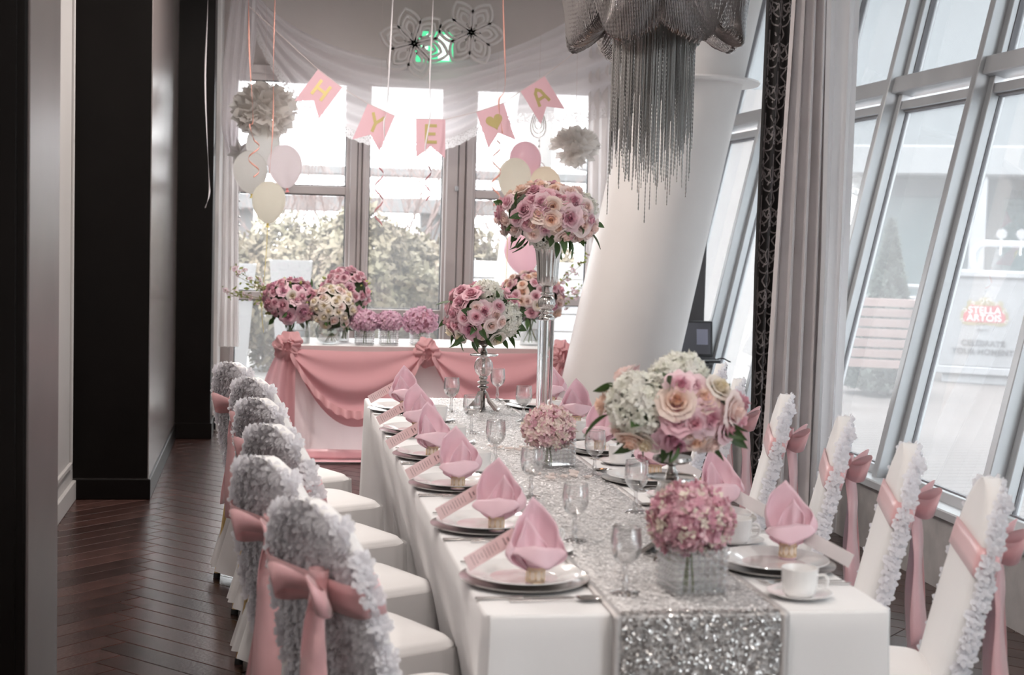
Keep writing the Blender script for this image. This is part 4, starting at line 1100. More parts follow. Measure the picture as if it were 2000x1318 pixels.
fit = lambda n, lo, hi, sd, kinds, sz: [(random.Random(sd+i).uniform(-lo, lo), random.Random(sd*7+i).uniform(-hi, hi), random.Random(sd*3+i).choice(kinds), sz*random.Random(sd+9*i).uniform(.85, 1.15)) for i in range(n)]
bouquet('vase_bouquet', 'mauve and purple lisianthus bunch at the left of the side table', (-.70, 7.03, ZT+.010), (-.055, 0, .262), (.178, .15, .165), [(-.1, -.62, 'mauve', 1.4), (.45, -.3, 'mauve', 1.3), (.2, .15, 'lilac', 1.15), (-.3, .5, 'mauve', 1.1), (-.3, -.1, 'dusty', 1.1), (.05, .35, 'cream', 1.0), (.3, .6, 'mauve', 1.1)], ['dusty', 'mauve', 'dusty', 'lilac', 'bud'], 40, 31, None, leaves=14, zmin=-.6, fsize=1.05, stems=(11, .05, .012, .055))
bouquet('vase_bouquet', 'cream and blush rose bunch in the round bowl vase', (-.50, 6.99, ZT+.008), (.02, 0, .225), (.162, .145, .165), [], ['cream', 'blush', 'cream'], 42, 33, None, leaves=10, zmin=-.6, fsize=1.0, stems=(9, .04, .012, .045))
bouquet('vase_bouquet', 'pink lisianthus bunch in the slim vase behind the cream roses', (-.385, 7.22, ZT+.008), (.0, 0, .335), (.175, .14, .165), [(-.3, .3, 'mauve', 1.2), (.1, .2, 'mauve', 1.2)], ['pink', 'dusty', 'mauve', 'pink', 'bud'], 42, 35, None, leaves=8, zmin=-.6, fsize=1.0, stems=(7, .02, .012, .02))
bouquet('vase_bouquet', 'peach and pink bunch at the right of the side table, behind the tall vase', (.90, 7.16, ZT+.010), (.0, 0, .315), (.225, .15, .190), [(-.4, .3, 'peach', 1.2), (-.6, .1, 'pink', 1.1), (.7, -.3, 'mauve', 1.1), (.1, -.2, 'cream', 1.2), (.2, -.5, 'dusty', 1.0)], ['peach', 'pink', 'blush', 'peach', 'dusty'], 60, 37, None, leaves=12, zmin=-.6, fsize=1.05, stems=(11, .05, .012, .05))
for i, (x, y, R, lb) in enumerate([(-.262, 6.965, .092, 'left'), (-.10, 6.985, .086, 'middle'), (.118, 7.05, .115, 'right')]):
    cube_vase('hobnail glass cube vase on the side table, %s of three' % lb, (x, y, ZT+.0005), .04*i, .112)
    hydrangea('mauve pink hydrangea in the %s cube vase of the side table' % lb, (x, y, ZT+.0125), R, .145, F_HMAUVE, 13+i, 420, .0125, 'hydrangea heads in glass cubes', .8)

# sprays of young branches and blossom
m_twig = mat('greenish_twig', (.30, .26, .14), .7)
m_blos = mat('pale_blossom', (.88, .72, .76), .6, transl=.35)
tiny_leaf = leaf_mesh('leaf', F_YLEAF, .034, .008, .3)
tiny_blos = rose_mesh('blossom', m_blos, 5, .014, .2, 1.2, 2)
def spray(label, base, tips, seed, nb=3):
    rd = random.Random(seed); t = thing('branch_spray', label, 'branch', base); tw = MB()
    for tip in tips:
        a = Vector((0, 0, 0)); b = Vector(tip)-Vector(base)
        pts = smooth_path([a, a.lerp(b, .35)+Vector((0, 0, .05)), a.lerp(b, .7)+Vector((0, 0, .03)), b], 14)
        tw.tube(pts, [.0035*(1-.75*i/13)+.0005 for i in range(14)], 5)
        for i in range(5, 14):
            for q in range(2):
                p = pts[i]; d = Vector((rd.gauss(0, 1), rd.gauss(0, .7), rd.gauss(.2, 1))).normalized()
                e = p+d*rd.uniform(.015, .045); tw.tube([p, e], .001, 3)
                if rd.random() < .82:
                    o = link('leaf', tiny_leaf, t); o.matrix_local = Matrix.Translation(e) @ orient(Vector((rd.gauss(0, 1), rd.gauss(0, 1), rd.gauss(0, 1))).normalized(), rd.uniform(0, 6)) @ Matrix.Scale(rd.uniform(.7, 1.3), 4)
                if rd.random() < nb/14:
                    put(tiny_blos, t, e, (d.x, d.y-.4, d.z), 0, rd.uniform(.8, 1.3))
    tw.build('twig', m_twig, t); return t
spray('leafy green branch spray reaching left over the side table', (-.76, 7.20, ZT+.16), [(-1.16, 7.3, 1.26), (-1.12, 7.25, 1.20), (-1.20, 7.3, 1.09), (-1.16, 7.35, 1.06), (-1.02, 7.3, 1.14), (-.95, 7.25, 1.05), (-.86, 7.2, 1.10)], 2, 4)
spray('leafy blossom branch spray at the right end of the side table', (.98, 7.25, ZT+.22), [(1.36, 7.5, 1.36), (1.42, 7.5, 1.18), (1.30, 7.4, 1.12), (1.22, 7.4, 1.26), (1.20, 7.4, 1.04)], 4, 5)
# ------------------------------------------------------------------ drapes over the back windows
m_tulle = sheer('white_tulle_drape', (.90, .86, .87), .93, .4, bump=(9, .04))
m_lacew = sheer('white_lace_edge', (.88, .85, .85), .85, .4, holes=(95, .36))
m_volile = mat('white_voile_curtain', (.80, .76, .75), .75, sheen=.2, transl=.35)
TOPP = [(-1.10, 3.34), (-.80, 3.10), (-.48, 2.95), (-.17, 2.87), (.15, 2.84), (.43, 2.85), (.70, 2.90), (.98, 3.0), (1.23, 3.12), (1.72, 3.40)]
BOTP = [(-1.13, 3.26), (-.93, 2.86), (-.72, 2.57), (-.50, 2.40), (-.24, 2.29), (.0, 2.24), (.28, 2.22), (.52, 2.28), (.74, 2.40), (.94, 2.46), (1.2, 2.49), (1.49, 2.50), (1.74, 2.56)]
tp = smooth_path([(x, 0, z) for x, z in TOPP], 80); bt = smooth_path([(x, 0, z) for x, z in BOTP], 80)
sw = thing('tulle_swag', 'white tulle swag with a lace edge sweeping across the wall above the back windows', 'drapery', (0, 8.62, 2.9))
def swf(u, v):
    i = u*79; k = min(int(i), 78); f = i-k; a = tp[k].lerp(tp[k+1], f); b = bt[k].lerp(bt[k+1], f)
    vv = v**1.05; p = a.lerp(b, vv)
    th = (b-a).length
    y = -.05*math.sin(PI*v)+.035*math.sin(v*PI*9+u*1.5)*min(1, th/.45)*(1-.3*v)
    return (p.x, y, p.z-2.9)
MB().grid(swf, 79, 60).build('tulle', m_tulle, sw)
MB().grid(lambda u, v: (lambda p: (p[0], p[1]-.006, p[2]-.075*v-.010*abs(math.sin(u*PI*46))*v))(swf(u, 1.0)), 316, 3).build('lace_edge', m_lacew, sw)
def hanging(name, label, m_, y, L, R, Z0, Z1, folds, amp, cat='curtain', nv=16, solid=0., yd=0.):
    """pleated fabric: L, R give the x of either side at relative heights; hangs from Z0 down to Z1"""
    t = thing(name, label, cat, (0, y, 0))
    def f(u, v):
        z = lerp(Z0, Z1, v); a = interp([q[0] for q in L], [q[1] for q in L], v); b = interp([q[0] for q in R], [q[1] for q in R], v)
        ph = 2*PI*folds*u
        return (lerp(a, b, u)+.15*amp*math.sin(2*ph), yd*u-amp*math.sin(ph+.6*math.sin(v*3+u*5))*(.75+.25*v), z)
    MB().grid(f, max(24, folds*14), nv).build('fabric', m_, t, solid=solid); return t, f
hanging('tulle_tail', 'gathered white tulle tail hanging at the left end of the swag', m_tulle, 8.52, [(0, -1.20), (.45, -1.26), (.85, -1.27), (1, -1.22)], [(0, -1.02), (.3, -1.02), (.6, -1.06), (1, -1.15)], 3.32, 2.08, 4, .03, 'drapery')
hanging('voile_curtain', 'white voile curtain at the left edge of the back windows', m_volile, 8.70, [(0, -1.25), (.4, -1.26), (1, -1.27)], [(0, -1.16), (.4, -1.14), (1, -1.12)], 2.72, .60, 3, .03)
hanging('voile_curtain', 'white voile curtain at the right edge of the back windows, beside the column', m_volile, 8.60, [(0, 1.55), (.5, 1.58), (1, 1.60)], [(0, 1.83), (.5, 1.84), (1, 1.84)], 3.4, .30, 4, .035)
m_bead = glassy('clear_bead', (.9, .9, .9), .0, .35, .95)
def beads(label, x, y, z0, z1, n, r, group='bead strings'):
    t = thing('bead_string', label, 'bead string', (x, y, z0), 0, group)
    bm_ = MB().ball((0, 0, 0), r, 8, 6).mesh('bead', m_bead)
    MB().tube([(0, 0, 0), (0, 0, z1-z0)], .0008, 4).build('thread', m_volile, t)
    for i in range(n):
        link('bead', bm_, t, loc=(0, 0, (z1-z0)*(i+.5)/n))
beads('string of clear beads hanging in front of the left voile curtain', -1.13, 8.55, 2.06, 1.45, 10, .009)

# pennant banner
m_flag = mat('pink_card_pennant', (.87, .56, .62), .6, bump=(60, .05), transl=.12)
m_goldf = mat('gold_foil_lettering', (.62, .50, .22), .35, metal=.55)
m_cord = mat('thin_pale_cord', (.72, .62, .60), .7)
def stroke(mb, pts, w_):
    for a, b in zip(pts[:-1], pts[1:]):
        yo = -.00025*(len(mb.v)//8)
        d = Vector((b[0]-a[0], b[1]-a[1])); n = Vector((-d.y, d.x)).normalized()*w_/2; e = d.normalized()*w_*.35
        q = [(a[0]-e.x+n.x, a[1]-e.y+n.y), (a[0]-e.x-n.x, a[1]-e.y-n.y), (b[0]+e.x-n.x, b[1]+e.y-n.y), (b[0]+e.x+n.x, b[1]+e.y+n.y)]
        mb.prism(q, -.0022+yo, -.0006)
GL = {'H': [[(-.032, .045), (-.032, -.045)], [(.032, .045), (.032, -.045)], [(-.032, 0), (.032, 0)]],
      'Y': [[(-.034, .048), (0, .0)], [(.034, .048), (0, .0)], [(0, .0), (0, -.048)]],
      'E': [[(-.026, .048), (-.026, -.048)], [(-.026, .048), (.030, .048)], [(-.026, 0), (.022, 0)], [(-.026, -.048), (.030, -.048)]],
      'A': [[(-.034, -.046), (-.018, .026), (0, .045), (.018, .026), (.034, -.046)], [(-.022, -.014), (.022, -.014)]]}
FLAGS = [('H', (-.515, 7.2, 2.545), 35, 'gold letter H'), ('Y', (-.165, 7.2, 2.350), 22, 'gold letter Y'), ('E', (.174, 7.2, 2.300), -1, 'gold letter E'), ('heart', (.58, 7.2, 2.395), -20, 'gold heart'), ('A', (.872, 7.2, 2.570), -34, 'gold letter A')]
cordp = [(-1.06, 7.22, 3.0)]
for _g, (_x, _y, _z), _a, _l in FLAGS:
    _c, _s = math.cos(math.radians(_a)), math.sin(math.radians(_a)); cordp += [(_x-.1*_c, _y, _z+.1*_s), (_x+.1*_c, _y, _z-.1*_s)]
cordp.append((1.35, 7.25, 2.95))
cd_ = MB().tube(cordp, .0022, 5).build('banner_cord', m_cord); tag(cd_, 'thin cord carrying the pink pennants across the back windows', 'cord')
for i, (g, (x, y, z), ang, lab) in enumerate(FLAGS):
    t = thing('pennant_flag', 'pink swallowtail pennant with a %s' % lab, 'pennant', (x, y, z), 0, 'pink pennants of the banner')
    t.rotation_euler = (0, math.radians(ang), 0)
    h0 = .193; hw_ = .100
    MB().prism([(-hw_, .003), (hw_, .003), (hw_, -h0-.072), (0, -h0+.01), (-hw_, -h0-.072)], -.0007, .0007).build('card', m_flag, t, smooth=False)
    lt = MB()
    if g == 'heart':
        pts = [(.0038*16*math.sin(a)**3/1.15, .0038*(13*math.cos(a)-5*math.cos(2*a)-2*math.cos(3*a)-math.cos(4*a))/1.15) for a in np.linspace(0, 2*PI, 33)[:-1]]
        lt.prism([(px*1.12, pz*1.12-.10) for px, pz in pts], -.0022, -.0008)
    else:
        for st in GL[g]: stroke(lt, [(px*1.15, pz*1.15-.10) for px, pz in st], .021)
    lt.build('gold_heart' if g == 'heart' else 'gold_letter', m_goldf, t, smooth=False)

# balloons
def balloon(label, c, r, m_, knot, neck=-1, tilt=0., tie=None):
    t = thing('balloon', label, 'balloon', (c[0], c[1], c[2]), 0, 'party balloons'); t.rotation_euler = (0, math.radians(tilt), 0)
    pr = []
    for k in range(25):
        a = PI*k/24; z = -math.cos(a); q = math.sin(a)
        zz_ = z*1.12 if z > 0 else z*1.42; q *= 1-.16*max(0, -z)**2
        pr.append((r*q, r*zz_))
    MB().lathe(pr, 32).build('skin', m_, t)
    zb = -r*1.42
    MB().lathe([(.004, zb+.004), (.010, zb-.004), (.006, zb-.012), (.016, zb-.028), (.012, zb-.029), (0, zb-.02)], 14).build('knot', knot, t)
    if tie: MB().tube(smooth_path([(0, 0, zb-.02)]+tie, 20), .0022, 5).build('tie_ribbon', knot, t)
def bal(name, col, tr): return mat(name, col, .22, spec=.6, transl=tr)
b_white = bal('white_balloon', (.97, .96, .94), .9); b_cream = bal('cream_balloon', (.97, .94, .86), .88); b_blush = bal('blush_balloon', (.97, .91, .92), .88); b_pink = bal('pink_balloon', (.95, .74, .79), .7); b_peach = bal('peach_balloon', (.95, .88, .77), .8)
k_y = mat('yellow_knot', (.80, .66, .22), .4); k_r = mat('red_knot', (.75, .25, .25), .4)
balloon('white balloon nearest the left curtain', (-1.04, 7.62, 1.93), .118, b_white, k_y, tilt=-4)
balloon('white balloon half hidden behind the left tissue pompom', (-.955, 7.86, 2.13), .12, b_white, k_r, tilt=5)
balloon('blush white balloon to the right of the left balloon cluster', (-.80, 7.75, 1.985), .122, b_blush, k_r, tilt=-6)
balloon('cream balloon hanging lowest in the left cluster', (-.908, 7.58, 1.725), .116, b_cream, k_y, tilt=2, tie=[(0, 0, -.4), (-.01, .0, -.75), (0.01, 0, -.93)])
balloon('cream balloon in the right cluster above the rose dome', (.825, 7.58, 1.945), .118, b_cream, k_y, tilt=6, tie=[(.0, 0, -.35), (.02, -.1, -.72), (.0, -.28, -1.005)])
balloon('pink balloon behind the cream one in the right cluster', (.945, 7.85, 2.08), .118, b_pink, k_r, tilt=-3)
balloon('pink balloon hanging low behind the tall trumpet vase', (.915, 7.70, 1.42), .130, b_pink, k_r, tilt=-10, tie=[(.02, 0, -.28), (.05, -.1, -.40), (.09, -.35, -.455)])
balloon('peach balloon just over the rose dome', (1.075, 7.72, 1.905), .112, b_peach, k_y, tilt=3, tie=[(-.02, 0, -.35), (-.05, -.1, -.72), (-.08, -.35, -.97)])

# tissue pompoms
m_tissue = mat('white_tissue_paper', (.96, .93, .90), .8, transl=.55, rnd=.05)
def pompom(label, c, R, seed, sq=.85):
    rd = random.Random(seed); t = thing('tissue_pompom', label, 'pompom', c, 0, 'tissue paper pompoms'); mb = MB()
    for k in range(95):
        d = Vector((rd.gauss(0, 1), rd.gauss(0, 1), rd.gauss(0, 1))).normalized(); tx = d.orthogonal().normalized(); ty = d.cross(tx); a = rd.uniform(0, PI); e = tx*math.cos(a)+ty*math.sin(a); b = d.cross(e); p = rd.uniform(0, 6); L = R*rd.uniform(.85, 1.08)
        def f(u, v):
            s = 2*u-1; w_ = R*(.16+.22*v)
            q = d*(L*(.50+.50*v-.10*s*s*v))+e*(s*w_)+b*(.045*R*3*math.sin(s*4+p)*v)+d*(.02*math.sin(s*11+p)*v)
            return (q.x, q.y, q.z*sq)
        mb.grid(f, 6, 3)
    mb.build('tissue_sheets', m_tissue, t, kind='stuff'); MB().ball((0, 0, 0), (R*.42, R*.42, R*.42*sq), 14, 9).build('core', m_tissue, t)
    MB().tube([(0, 0, 0), (0, 0, R+.6)], .0012, 4).build('thread', m_cord, t)
pompom('large white tissue pompom above the left balloons', (-.945, 7.80, 2.365), .235, 3)
pompom('small white tissue pompom beside the column at the right window', (1.305, 7.80, 2.178), .175, 4, .9)

# paper snowflakes, folded ornaments
m_paper = mat('white_folded_paper', (.90, .87, .86), .75, transl=.3)
def snowflake(label, c, R, rot):
    t = thing('paper_snowflake', label, 'ornament', c, 0, 'looped paper snowflakes'); t.rotation_euler = (0, rot, 0)
    MB().tube([(0, 0, R*.9), (-math.sin(rot)*(3.5-c[2]), 0, (3.5-c[2])*1.04)], .001, 4).build('thread', m_cord, t)
    for k in range(6):
        a0 = 2*PI*k/6; mb = MB()
        for j, (lo, hi, w_) in enumerate(((.02, 1.0, .30), (.12, .80, .20), (.25, .63, .11))):
            pts = []
            for q in range(21):
                tt_ = q/20; half_ = tt_ if tt_ <= .5 else 1-tt_; ql = half_*2; rr = lo+(hi-lo)*ql
                wv = w_*math.sin(PI*ql**1.15)**.8*(1 if tt_ <= .5 else -1)*1.05
                pts.append(Vector((R*(rr*math.cos(a0)-wv*math.sin(a0)), 0, R*(rr*math.sin(a0)+wv*math.cos(a0)))))
            mb.ribbon(pts, (0, .016-.003*j, 0))
        mb.build('paper_loop', m_paper, t, solid=.020)
# each hangs on a thread
snowflake('paper snowflake in front of the lit exit sign', (.165, 8.45, 2.955), .27, .25)
snowflake('paper snowflake upper right of the exit sign', (.60, 8.45, 3.06), .255, .05)
m_em = mat('green_exit_lens', (.1, .6, .3), .4, emit=((.10, .72, .34), .25)); m_emw = mat('lit_white_pictogram', (.9, 1, .9), .4, emit=((.75, 1, .85), .34))
ex = thing('exit_sign', 'lit green exit sign behind the paper snowflakes', 'sign', (.355, 8.80, 2.975))
MB().bbox(-.165, .165, -.03, .2, -.135, .135, .006).build('housing', m_white, ex, smooth=False)
MB().bbox(-.15, .15, -.034, -.028, -.12, .12, .002).build('lens', m_em, ex, smooth=False)
pic = MB(); pic.box(.03, .12, -.037, -.034, -.10, .10).box(-.10, -.05, -.037, -.034, -.02, .055)
pic.lathe([(0, -.018), (.018, 0), (0, .018)], 12, M=Matrix.Translation((-.05, -.036, .085)) @ Matrix.Rotation(PI/2, 4, 'X') @ Matrix.Scale(.15, 4, (0, 0, 1)))
for q in ([(-.06, .04), (0.0, .0)], [(-.09, .04), (-.125, -.01)], [(-.06, -.02), (-.02, -.06), (-.03, -.10)], [(-.09, -.02), (-.13, -.07)]): stroke(pic, q, .022)
pic.build('running_figure', m_emw, ex, smooth=False)
def tear(label, c, R, inv, strg):
    t = thing('paper_teardrop', label, 'ornament', c, 0, 'looped paper ornaments')
    for k in range(3):
        pts = []
        for q in range(25):
            a = 2*PI*q/24; s = R*(1-.26*k); x = s*.62*math.sin(a)*math.sin(a/2)**1.2; z = s*math.cos(a)
            pts.append((x, -.002*k, -z*inv))
        MB().ribbon(pts, (0, .022-.004*k, 0)).build('paper_loop', m_paper, t, solid=.0015)
    MB().tube([(0, 0, R*.9), (0, 0, strg)], .001, 4).build('thread', m_cord, t)
tear('paper heart-shaped loop ornament hanging behind the letter A pennant', (1.06, 7.98, 2.375), .125, -1, .7)
tear('paper drop ornament standing out just above the rose dome', (1.07, 7.95, 1.965), .105, 1, .4)
beads('string of clear beads between two paper drop ornaments', 1.068, 7.97, 2.25, 2.08, 4, .009)
st = thing('paper_star', 'folded white paper star at the lower end of the left tulle tail', 'ornament', (-1.125, 8.30, 2.075))
for k in range(8):
    a = 2*PI*k/8+.2; mb = MB(); d = Vector((math.cos(a), 0, math.sin(a))); b = Vector((-math.sin(a), 0, math.cos(a)))
    mb.add([(0, -.03, 0), d*.035+b*.03, d*.105, d*.035-b*.03, (0, .02, 0)], [(0, 1, 2), (0, 2, 3), (4, 2, 1), (4, 3, 2), (0, 4, 1), (0, 3, 4)]); mb.build('point', m_paper, st, smooth=False)

# hanging curling ribbons
m_rw = mat('white_curling_ribbon', (.80, .76, .78), .35, spec=.6); m_rp = mat('salmon_curling_ribbon', (.86, .42, .34), .35, spec=.6); m_rd = mat('rose_curling_ribbon', (.62, .30, .32), .35, spec=.6)
def hang_ribbon(label, pts, m_, curl=None, w_=.0055):
    t0 = Vector(pts[0]); t = thing('curling_ribbon', label, 'ribbon', t0, 0, 'curling ribbons')
    P = smooth_path([Vector(p)-t0 for p in pts], 40); n = len(P)
    wv = [Vector((w_*math.cos(i*.22), w_*math.sin(i*.22), 0)) for i in range(n)]
    mb = MB().ribbon(P, wv); mb.build('strand', m_, t, solid=.0006)
    if curl:
        (L, R, turns) = curl; C_ = []; e = P[-1]
        for i in range(60):
            a = 2*PI*turns*i/59; C_.append(e+Vector((R*math.sin(a), R*(math.cos(a)-1), -L*i/59)))
        MB().ribbon(C_, (0.0, 0, w_*1.1)).build('curl', m_, t, solid=.0006)
hang_ribbon('white ribbon hanging in front of the dark pier', [(-1.32, 7.0, 3.4), (-1.32, 7.0, 3.0), (-1.33, 7.0, 2.47), (-1.30, 7.0, 1.87), (-1.295, 7.0, 1.74), (-1.32, 7.0, 1.65)], m_rw)
hang_ribbon('salmon ribbon hanging past the left tissue pompom', [(-1.06, 7.0, 3.4), (-1.06, 7.0, 3.01), (-1.05, 7.0, 2.68), (-1.02, 7.0, 2.25), (-1.04, 7.0, 2.2), (-1.01, 7.0, 2.1)], m_rp, (.24, .035, 1.5))
hang_ribbon('thin salmon ribbon right of the left pompom', [(-.89, 7.0, 3.4), (-.89, 7.0, 3.02), (-.893, 7.0, 2.62), (-.89, 7.0, 2.2), (-.91, 7.0, 1.85)], m_rp, None, .004)
hang_ribbon('white ribbon over the letter Y pennant', [(-.11, 7.0, 3.4), (-.12, 7.0, 3.06), (-.14, 7.0, 2.38), (-.16, 7.0, 2.25), (-.14, 7.0, 2.01)], m_rw)
hang_ribbon('white ribbon over the letter E pennant', [(.15, 7.0, 3.4), (.15, 7.0, 3.07), (.14, 7.0, 2.57), (.15, 7.0, 2.33), (.12, 7.0, 2.09), (.15, 7.0, 2.02)], m_rw, None, .005)
hang_ribbon('salmon ribbon over the gold heart pennant', [(.62, 7.0, 3.4), (.62, 7.0, 3.1), (.65, 7.0, 2.55), (.61, 7.0, 2.42), (.64, 7.0, 2.21)], m_rp)
def curly(label, x, z0, z1, m_, R, turns):
    t = thing('ribbon_curl', label, 'ribbon', (x, 7.4, z0), 0, 'spiral ribbon ends')
    pts = [(R*math.sin(2*PI*turns*i/59), R*math.cos(2*PI*turns*i/59), -(z0-z1)*i/59) for i in range(60)]
    MB().ribbon(pts, (0, 0, .009)).build('strand', m_, t, solid=.0006)
    MB().tube([(0, R, 0), (0, R*.5, 3.42-z0)], .0007, 4).build('thread', m_cord, t)
curly('rose spiral ribbon end below the letter Y pennant', -.155, 1.97, 1.57, m_rd, .030, 2.2)
curly('thin rose spiral ribbon end below the letter E pennant', .185, 1.99, 1.75, m_rd, .022, 1.6)
curly('salmon spiral ribbon end below the gold heart pennant', .665, 2.19, 1.73, m_rp, .032, 2.6)
# ------------------------------------------------------------------ chain chandelier
m_chain = mat('gunmetal_chain', (.40, .375, .37), .22, metal=1.)
m_chain2 = mat('silver_chain', (.44, .43, .42), .2, metal=1.)
m_bulb = mat('warm_bulb', (1, .6, .35), .5, emit=((1, .45, .2), .8))
CX, CY, CZ = .475, 2.35, 2.30
ch = thing('chandelier', 'silver chain chandelier with draped swags and a long hanging fringe', 'chandelier', (CX, CY, CZ))
def chain(mb, pts, r, step=.0075):
    """fine link chain: a thin bar that swells and narrows link by link"""
    pts = [Vector(p) for p in pts]; L = sum((b-a).length for a, b in zip(pts[:-1], pts[1:])); n = max(4, int(L/step)); out = []
    acc = [0]
    for a, b in zip(pts[:-1], pts[1:]): acc.append(acc[-1]+(b-a).length)
    k = 0
    for i in range(n+1):
        s = L*i/n
        while k < len(acc)-2 and acc[k+1] < s: k += 1
        f = (s-acc[k])/max(1e-9, acc[k+1]-acc[k]); out.append(pts[k].lerp(pts[k+1], f))
    mb.tube(out, [r*(1.0 if i % 2 else .52) for i in range(n+1)], 3, cap=False)
rc = random.Random(17)
# support frame above
MB().tube([(.33*math.cos(2*PI*i/40), .33*math.sin(2*PI*i/40), .62) for i in range(40)], .010, 8, closed=True).build('outer_ring', m_chain, ch)
MB().tube([(.15*math.cos(2*PI*i/32), .15*math.sin(2*PI*i/32), .26) for i in range(32)], .007, 8, closed=True).build('inner_ring', m_chain, ch)
sp = MB()
for k in range(6):
    a = 2*PI*k/6; sp.tube([(.33*math.cos(a), .33*math.sin(a), .62), (.05*math.cos(a), .05*math.sin(a), .64)], .006, 6); sp.tube([(.15*math.cos(a), .15*math.sin(a), .26), (.03*math.cos(a), .03*math.sin(a), .62)], .004, 6)
sp.build('spokes', m_chain, ch)
MB().tube([(0, 0, .6), (0, 0, 1.2)], .012, 10).build('rod', m_chain, ch)
for k in range(4):
    a = 2*PI*k/4+.5; MB().ball((.09*math.cos(a), .09*math.sin(a), .20), (.022, .022, .035), 12, 8).build('bulb', m_bulb, ch)
l_ = lamp('bulb_glow', (CX, CY, CZ+.22), 1.1, (1, .5, .25), .05, kind='POINT')
NL = 8
for k in range(NL):
    mb = MB(); a0 = 2*PI*k/NL-PI/2+.22; deep = rc.uniform(-.02, .03)
    for j in range(44):
        s = (j+.5)/44-.5; ss = s*2
        a1 = a0+s*.78; a2 = a0+s*1.0
        jit = rc.uniform(-.006, .006)
        P0 = Vector((.345*math.cos(a1), .345*math.sin(a1), .62)); P3 = Vector((.15*math.cos(a2), .15*math.sin(a2), .26))
        bot = -.045+deep-.035*(1-ss*ss)+.035*abs(ss)+jit
        rm = .27+.055*(1-ss*ss)
        cen = Vector((math.cos(a1), math.sin(a1), 0))
        pts = smooth_path([P0, P0*1.0+Vector((cen.x*.012, cen.y*.012, -.30)), cen*(.335+.01*ss*ss)+Vector((0, 0, bot+.13)), cen*rm+Vector((0, 0, bot)), Vector((math.cos(a2), math.sin(a2), 0))*.20+Vector((0, 0, bot+.085)), P3], 26)
        chain(mb, pts, .0028)
    mb.build('chain_swag', m_chain, ch)
fr = MB()
for i in range(420):
    rr = .155*math.sqrt(rc.random()) if i % 3 else .15; a = rc.uniform(0, 2*PI); x, y = rr*math.cos(a), rr*math.sin(a)
    L = rc.choice([.30, .36, .44, .5, .54, .60])*rc.uniform(.82, 1.08)+(.16 if rc.random() < .10 else 0)
    chain(fr, [(x, y, .25), (x+rc.uniform(-.003, .003), y, .26-.20-L)], .0025)
fr.build('chain_fringe', m_chain2, ch, kind='stuff')

# ------------------------------------------------------------------ curtains at the leaning windows
m_velvet = mat('grey_velvet', (.72, .67, .67), .8, sheen=.8, bump=(30, .08), var=(5, .08))
m_black = mat('black_curtain_satin', (.014, .012, .012), .55, sheen=.2)
m_print = mat('silver_grey_print', (.36, .33, .33), .5, metal=.1)
m_sheerw = mat('white_sheer_lining', (.88, .87, .88), .7, transl=.3)
bc, bf = hanging('patterned_curtain', 'black curtain with grey chandelier print, hung nearest the column', m_black, 4.48, [(0, 1.615), (.6, 1.60), (1, 1.62)], [(0, 1.80), (.6, 1.75), (1, 1.72)], 3.45, .03, 3, .022, nv=30, yd=.02)
pr_ = MB()
def motif(cu, cv, s):
    """one printed chandelier: finial, stem, tiers of scrolled arms, drops"""
    L = []
    L.append([(0, .30), (0, .16)]); L.append([(0, .16), (0, -.20)])
    for sg in (-1, 1):
        for (z, ln, up) in ((.02, .15, .05), (-.08, .19, .07)):
            L.append([(sg*ln*q, z-.05*math.sin(PI*q)+up*q*q) for q in np.linspace(0, 1, 9)])
            L.append([(sg*(ln+.028*math.cos(a)), z+up+.03*math.sin(a)) for a in np.linspace(0, 5.2, 10)])
            L.append([(sg*ln*.99, z+up+.03), (sg*ln*.99, z+up+.10)])
        L.append([(sg*.03, -.12), (sg*.10, -.20), (sg*.04, -.27), (0, -.22)])
        L.append([(sg*(.02+.05*math.sin(q*PI)), .16-.14*q) for q in np.linspace(0, 1, 8)])
        L.append([(sg*(.06+.05*math.cos(a)), -.36+.05*math.sin(a)) for a in np.linspace(.5, 6.5, 12)])
        L.append([(sg*.02, -.30), (sg*.12, -.33), (sg*.16, -.43), (sg*.10, -.50)])
    L.append([(0, -.22), (0, -.30)])
    for ln in L:
        for (a, b) in zip(ln[:-1], ln[1:]):
            d = Vector((b[0]-a[0], b[1]-a[1])); n = Vector((-d.y, d.x))
            if n.length < 1e-6: continue
            n = n.normalized()*.0085; q = []
            for (px, pz) in ((a[0]+n.x, a[1]+n.y), (a[0]-n.x, a[1]-n.y), (b[0]-n.x, b[1]-n.y), (b[0]+n.x, b[1]+n.y)):
                u, v = cu+px*s*1.9, cv-pz*s*.16
                if not (0.05 < u < .97 and 0 < v < 1): q = None; break
                p = Vector(bf(u, v)); p1 = Vector(bf(min(.999, u+.01), v)); tn = (p1-p); nn = Vector((tn.y, -tn.x, 0)).normalized()
                q.append(p+nn*.0018)
            if q: pr_.add(q, [(0, 1, 2, 3)])
for r_ in range(9):
    for c_ in range(3):
        motif(.18+.32*c_, .03+.125*r_+(.062 if c_ % 2 else 0), .86)
pr_.build('chandelier_print', m_print, bc, smooth=False, kind='stuff')
hanging('velvet_curtain', 'grey velvet curtain beside the black patterned one, crumpled on the floor', m_velvet, 4.36, [(0, 1.725), (.6, 1.66), (1, 1.63)], [(0, 1.885), (.6, 1.93), (1, 1.95)], 3.45, .02, 4, .040, nv=20, yd=-.02)
hanging('sheer_curtain', 'white lining curtain at the window edge of the grey velvet', m_sheerw, 4.33, [(0, 1.865), (.6, 1.905), (1, 1.90)], [(0, 2.06), (.6, 2.05), (1, 2.04)], 3.45, .03, 2, .035, nv=14, yd=-.02)
pd = thing('velvet_puddle', 'crumpled hem of the grey velvet curtain lying on the floor', 'fabric', (1.80, 4.28, 0))
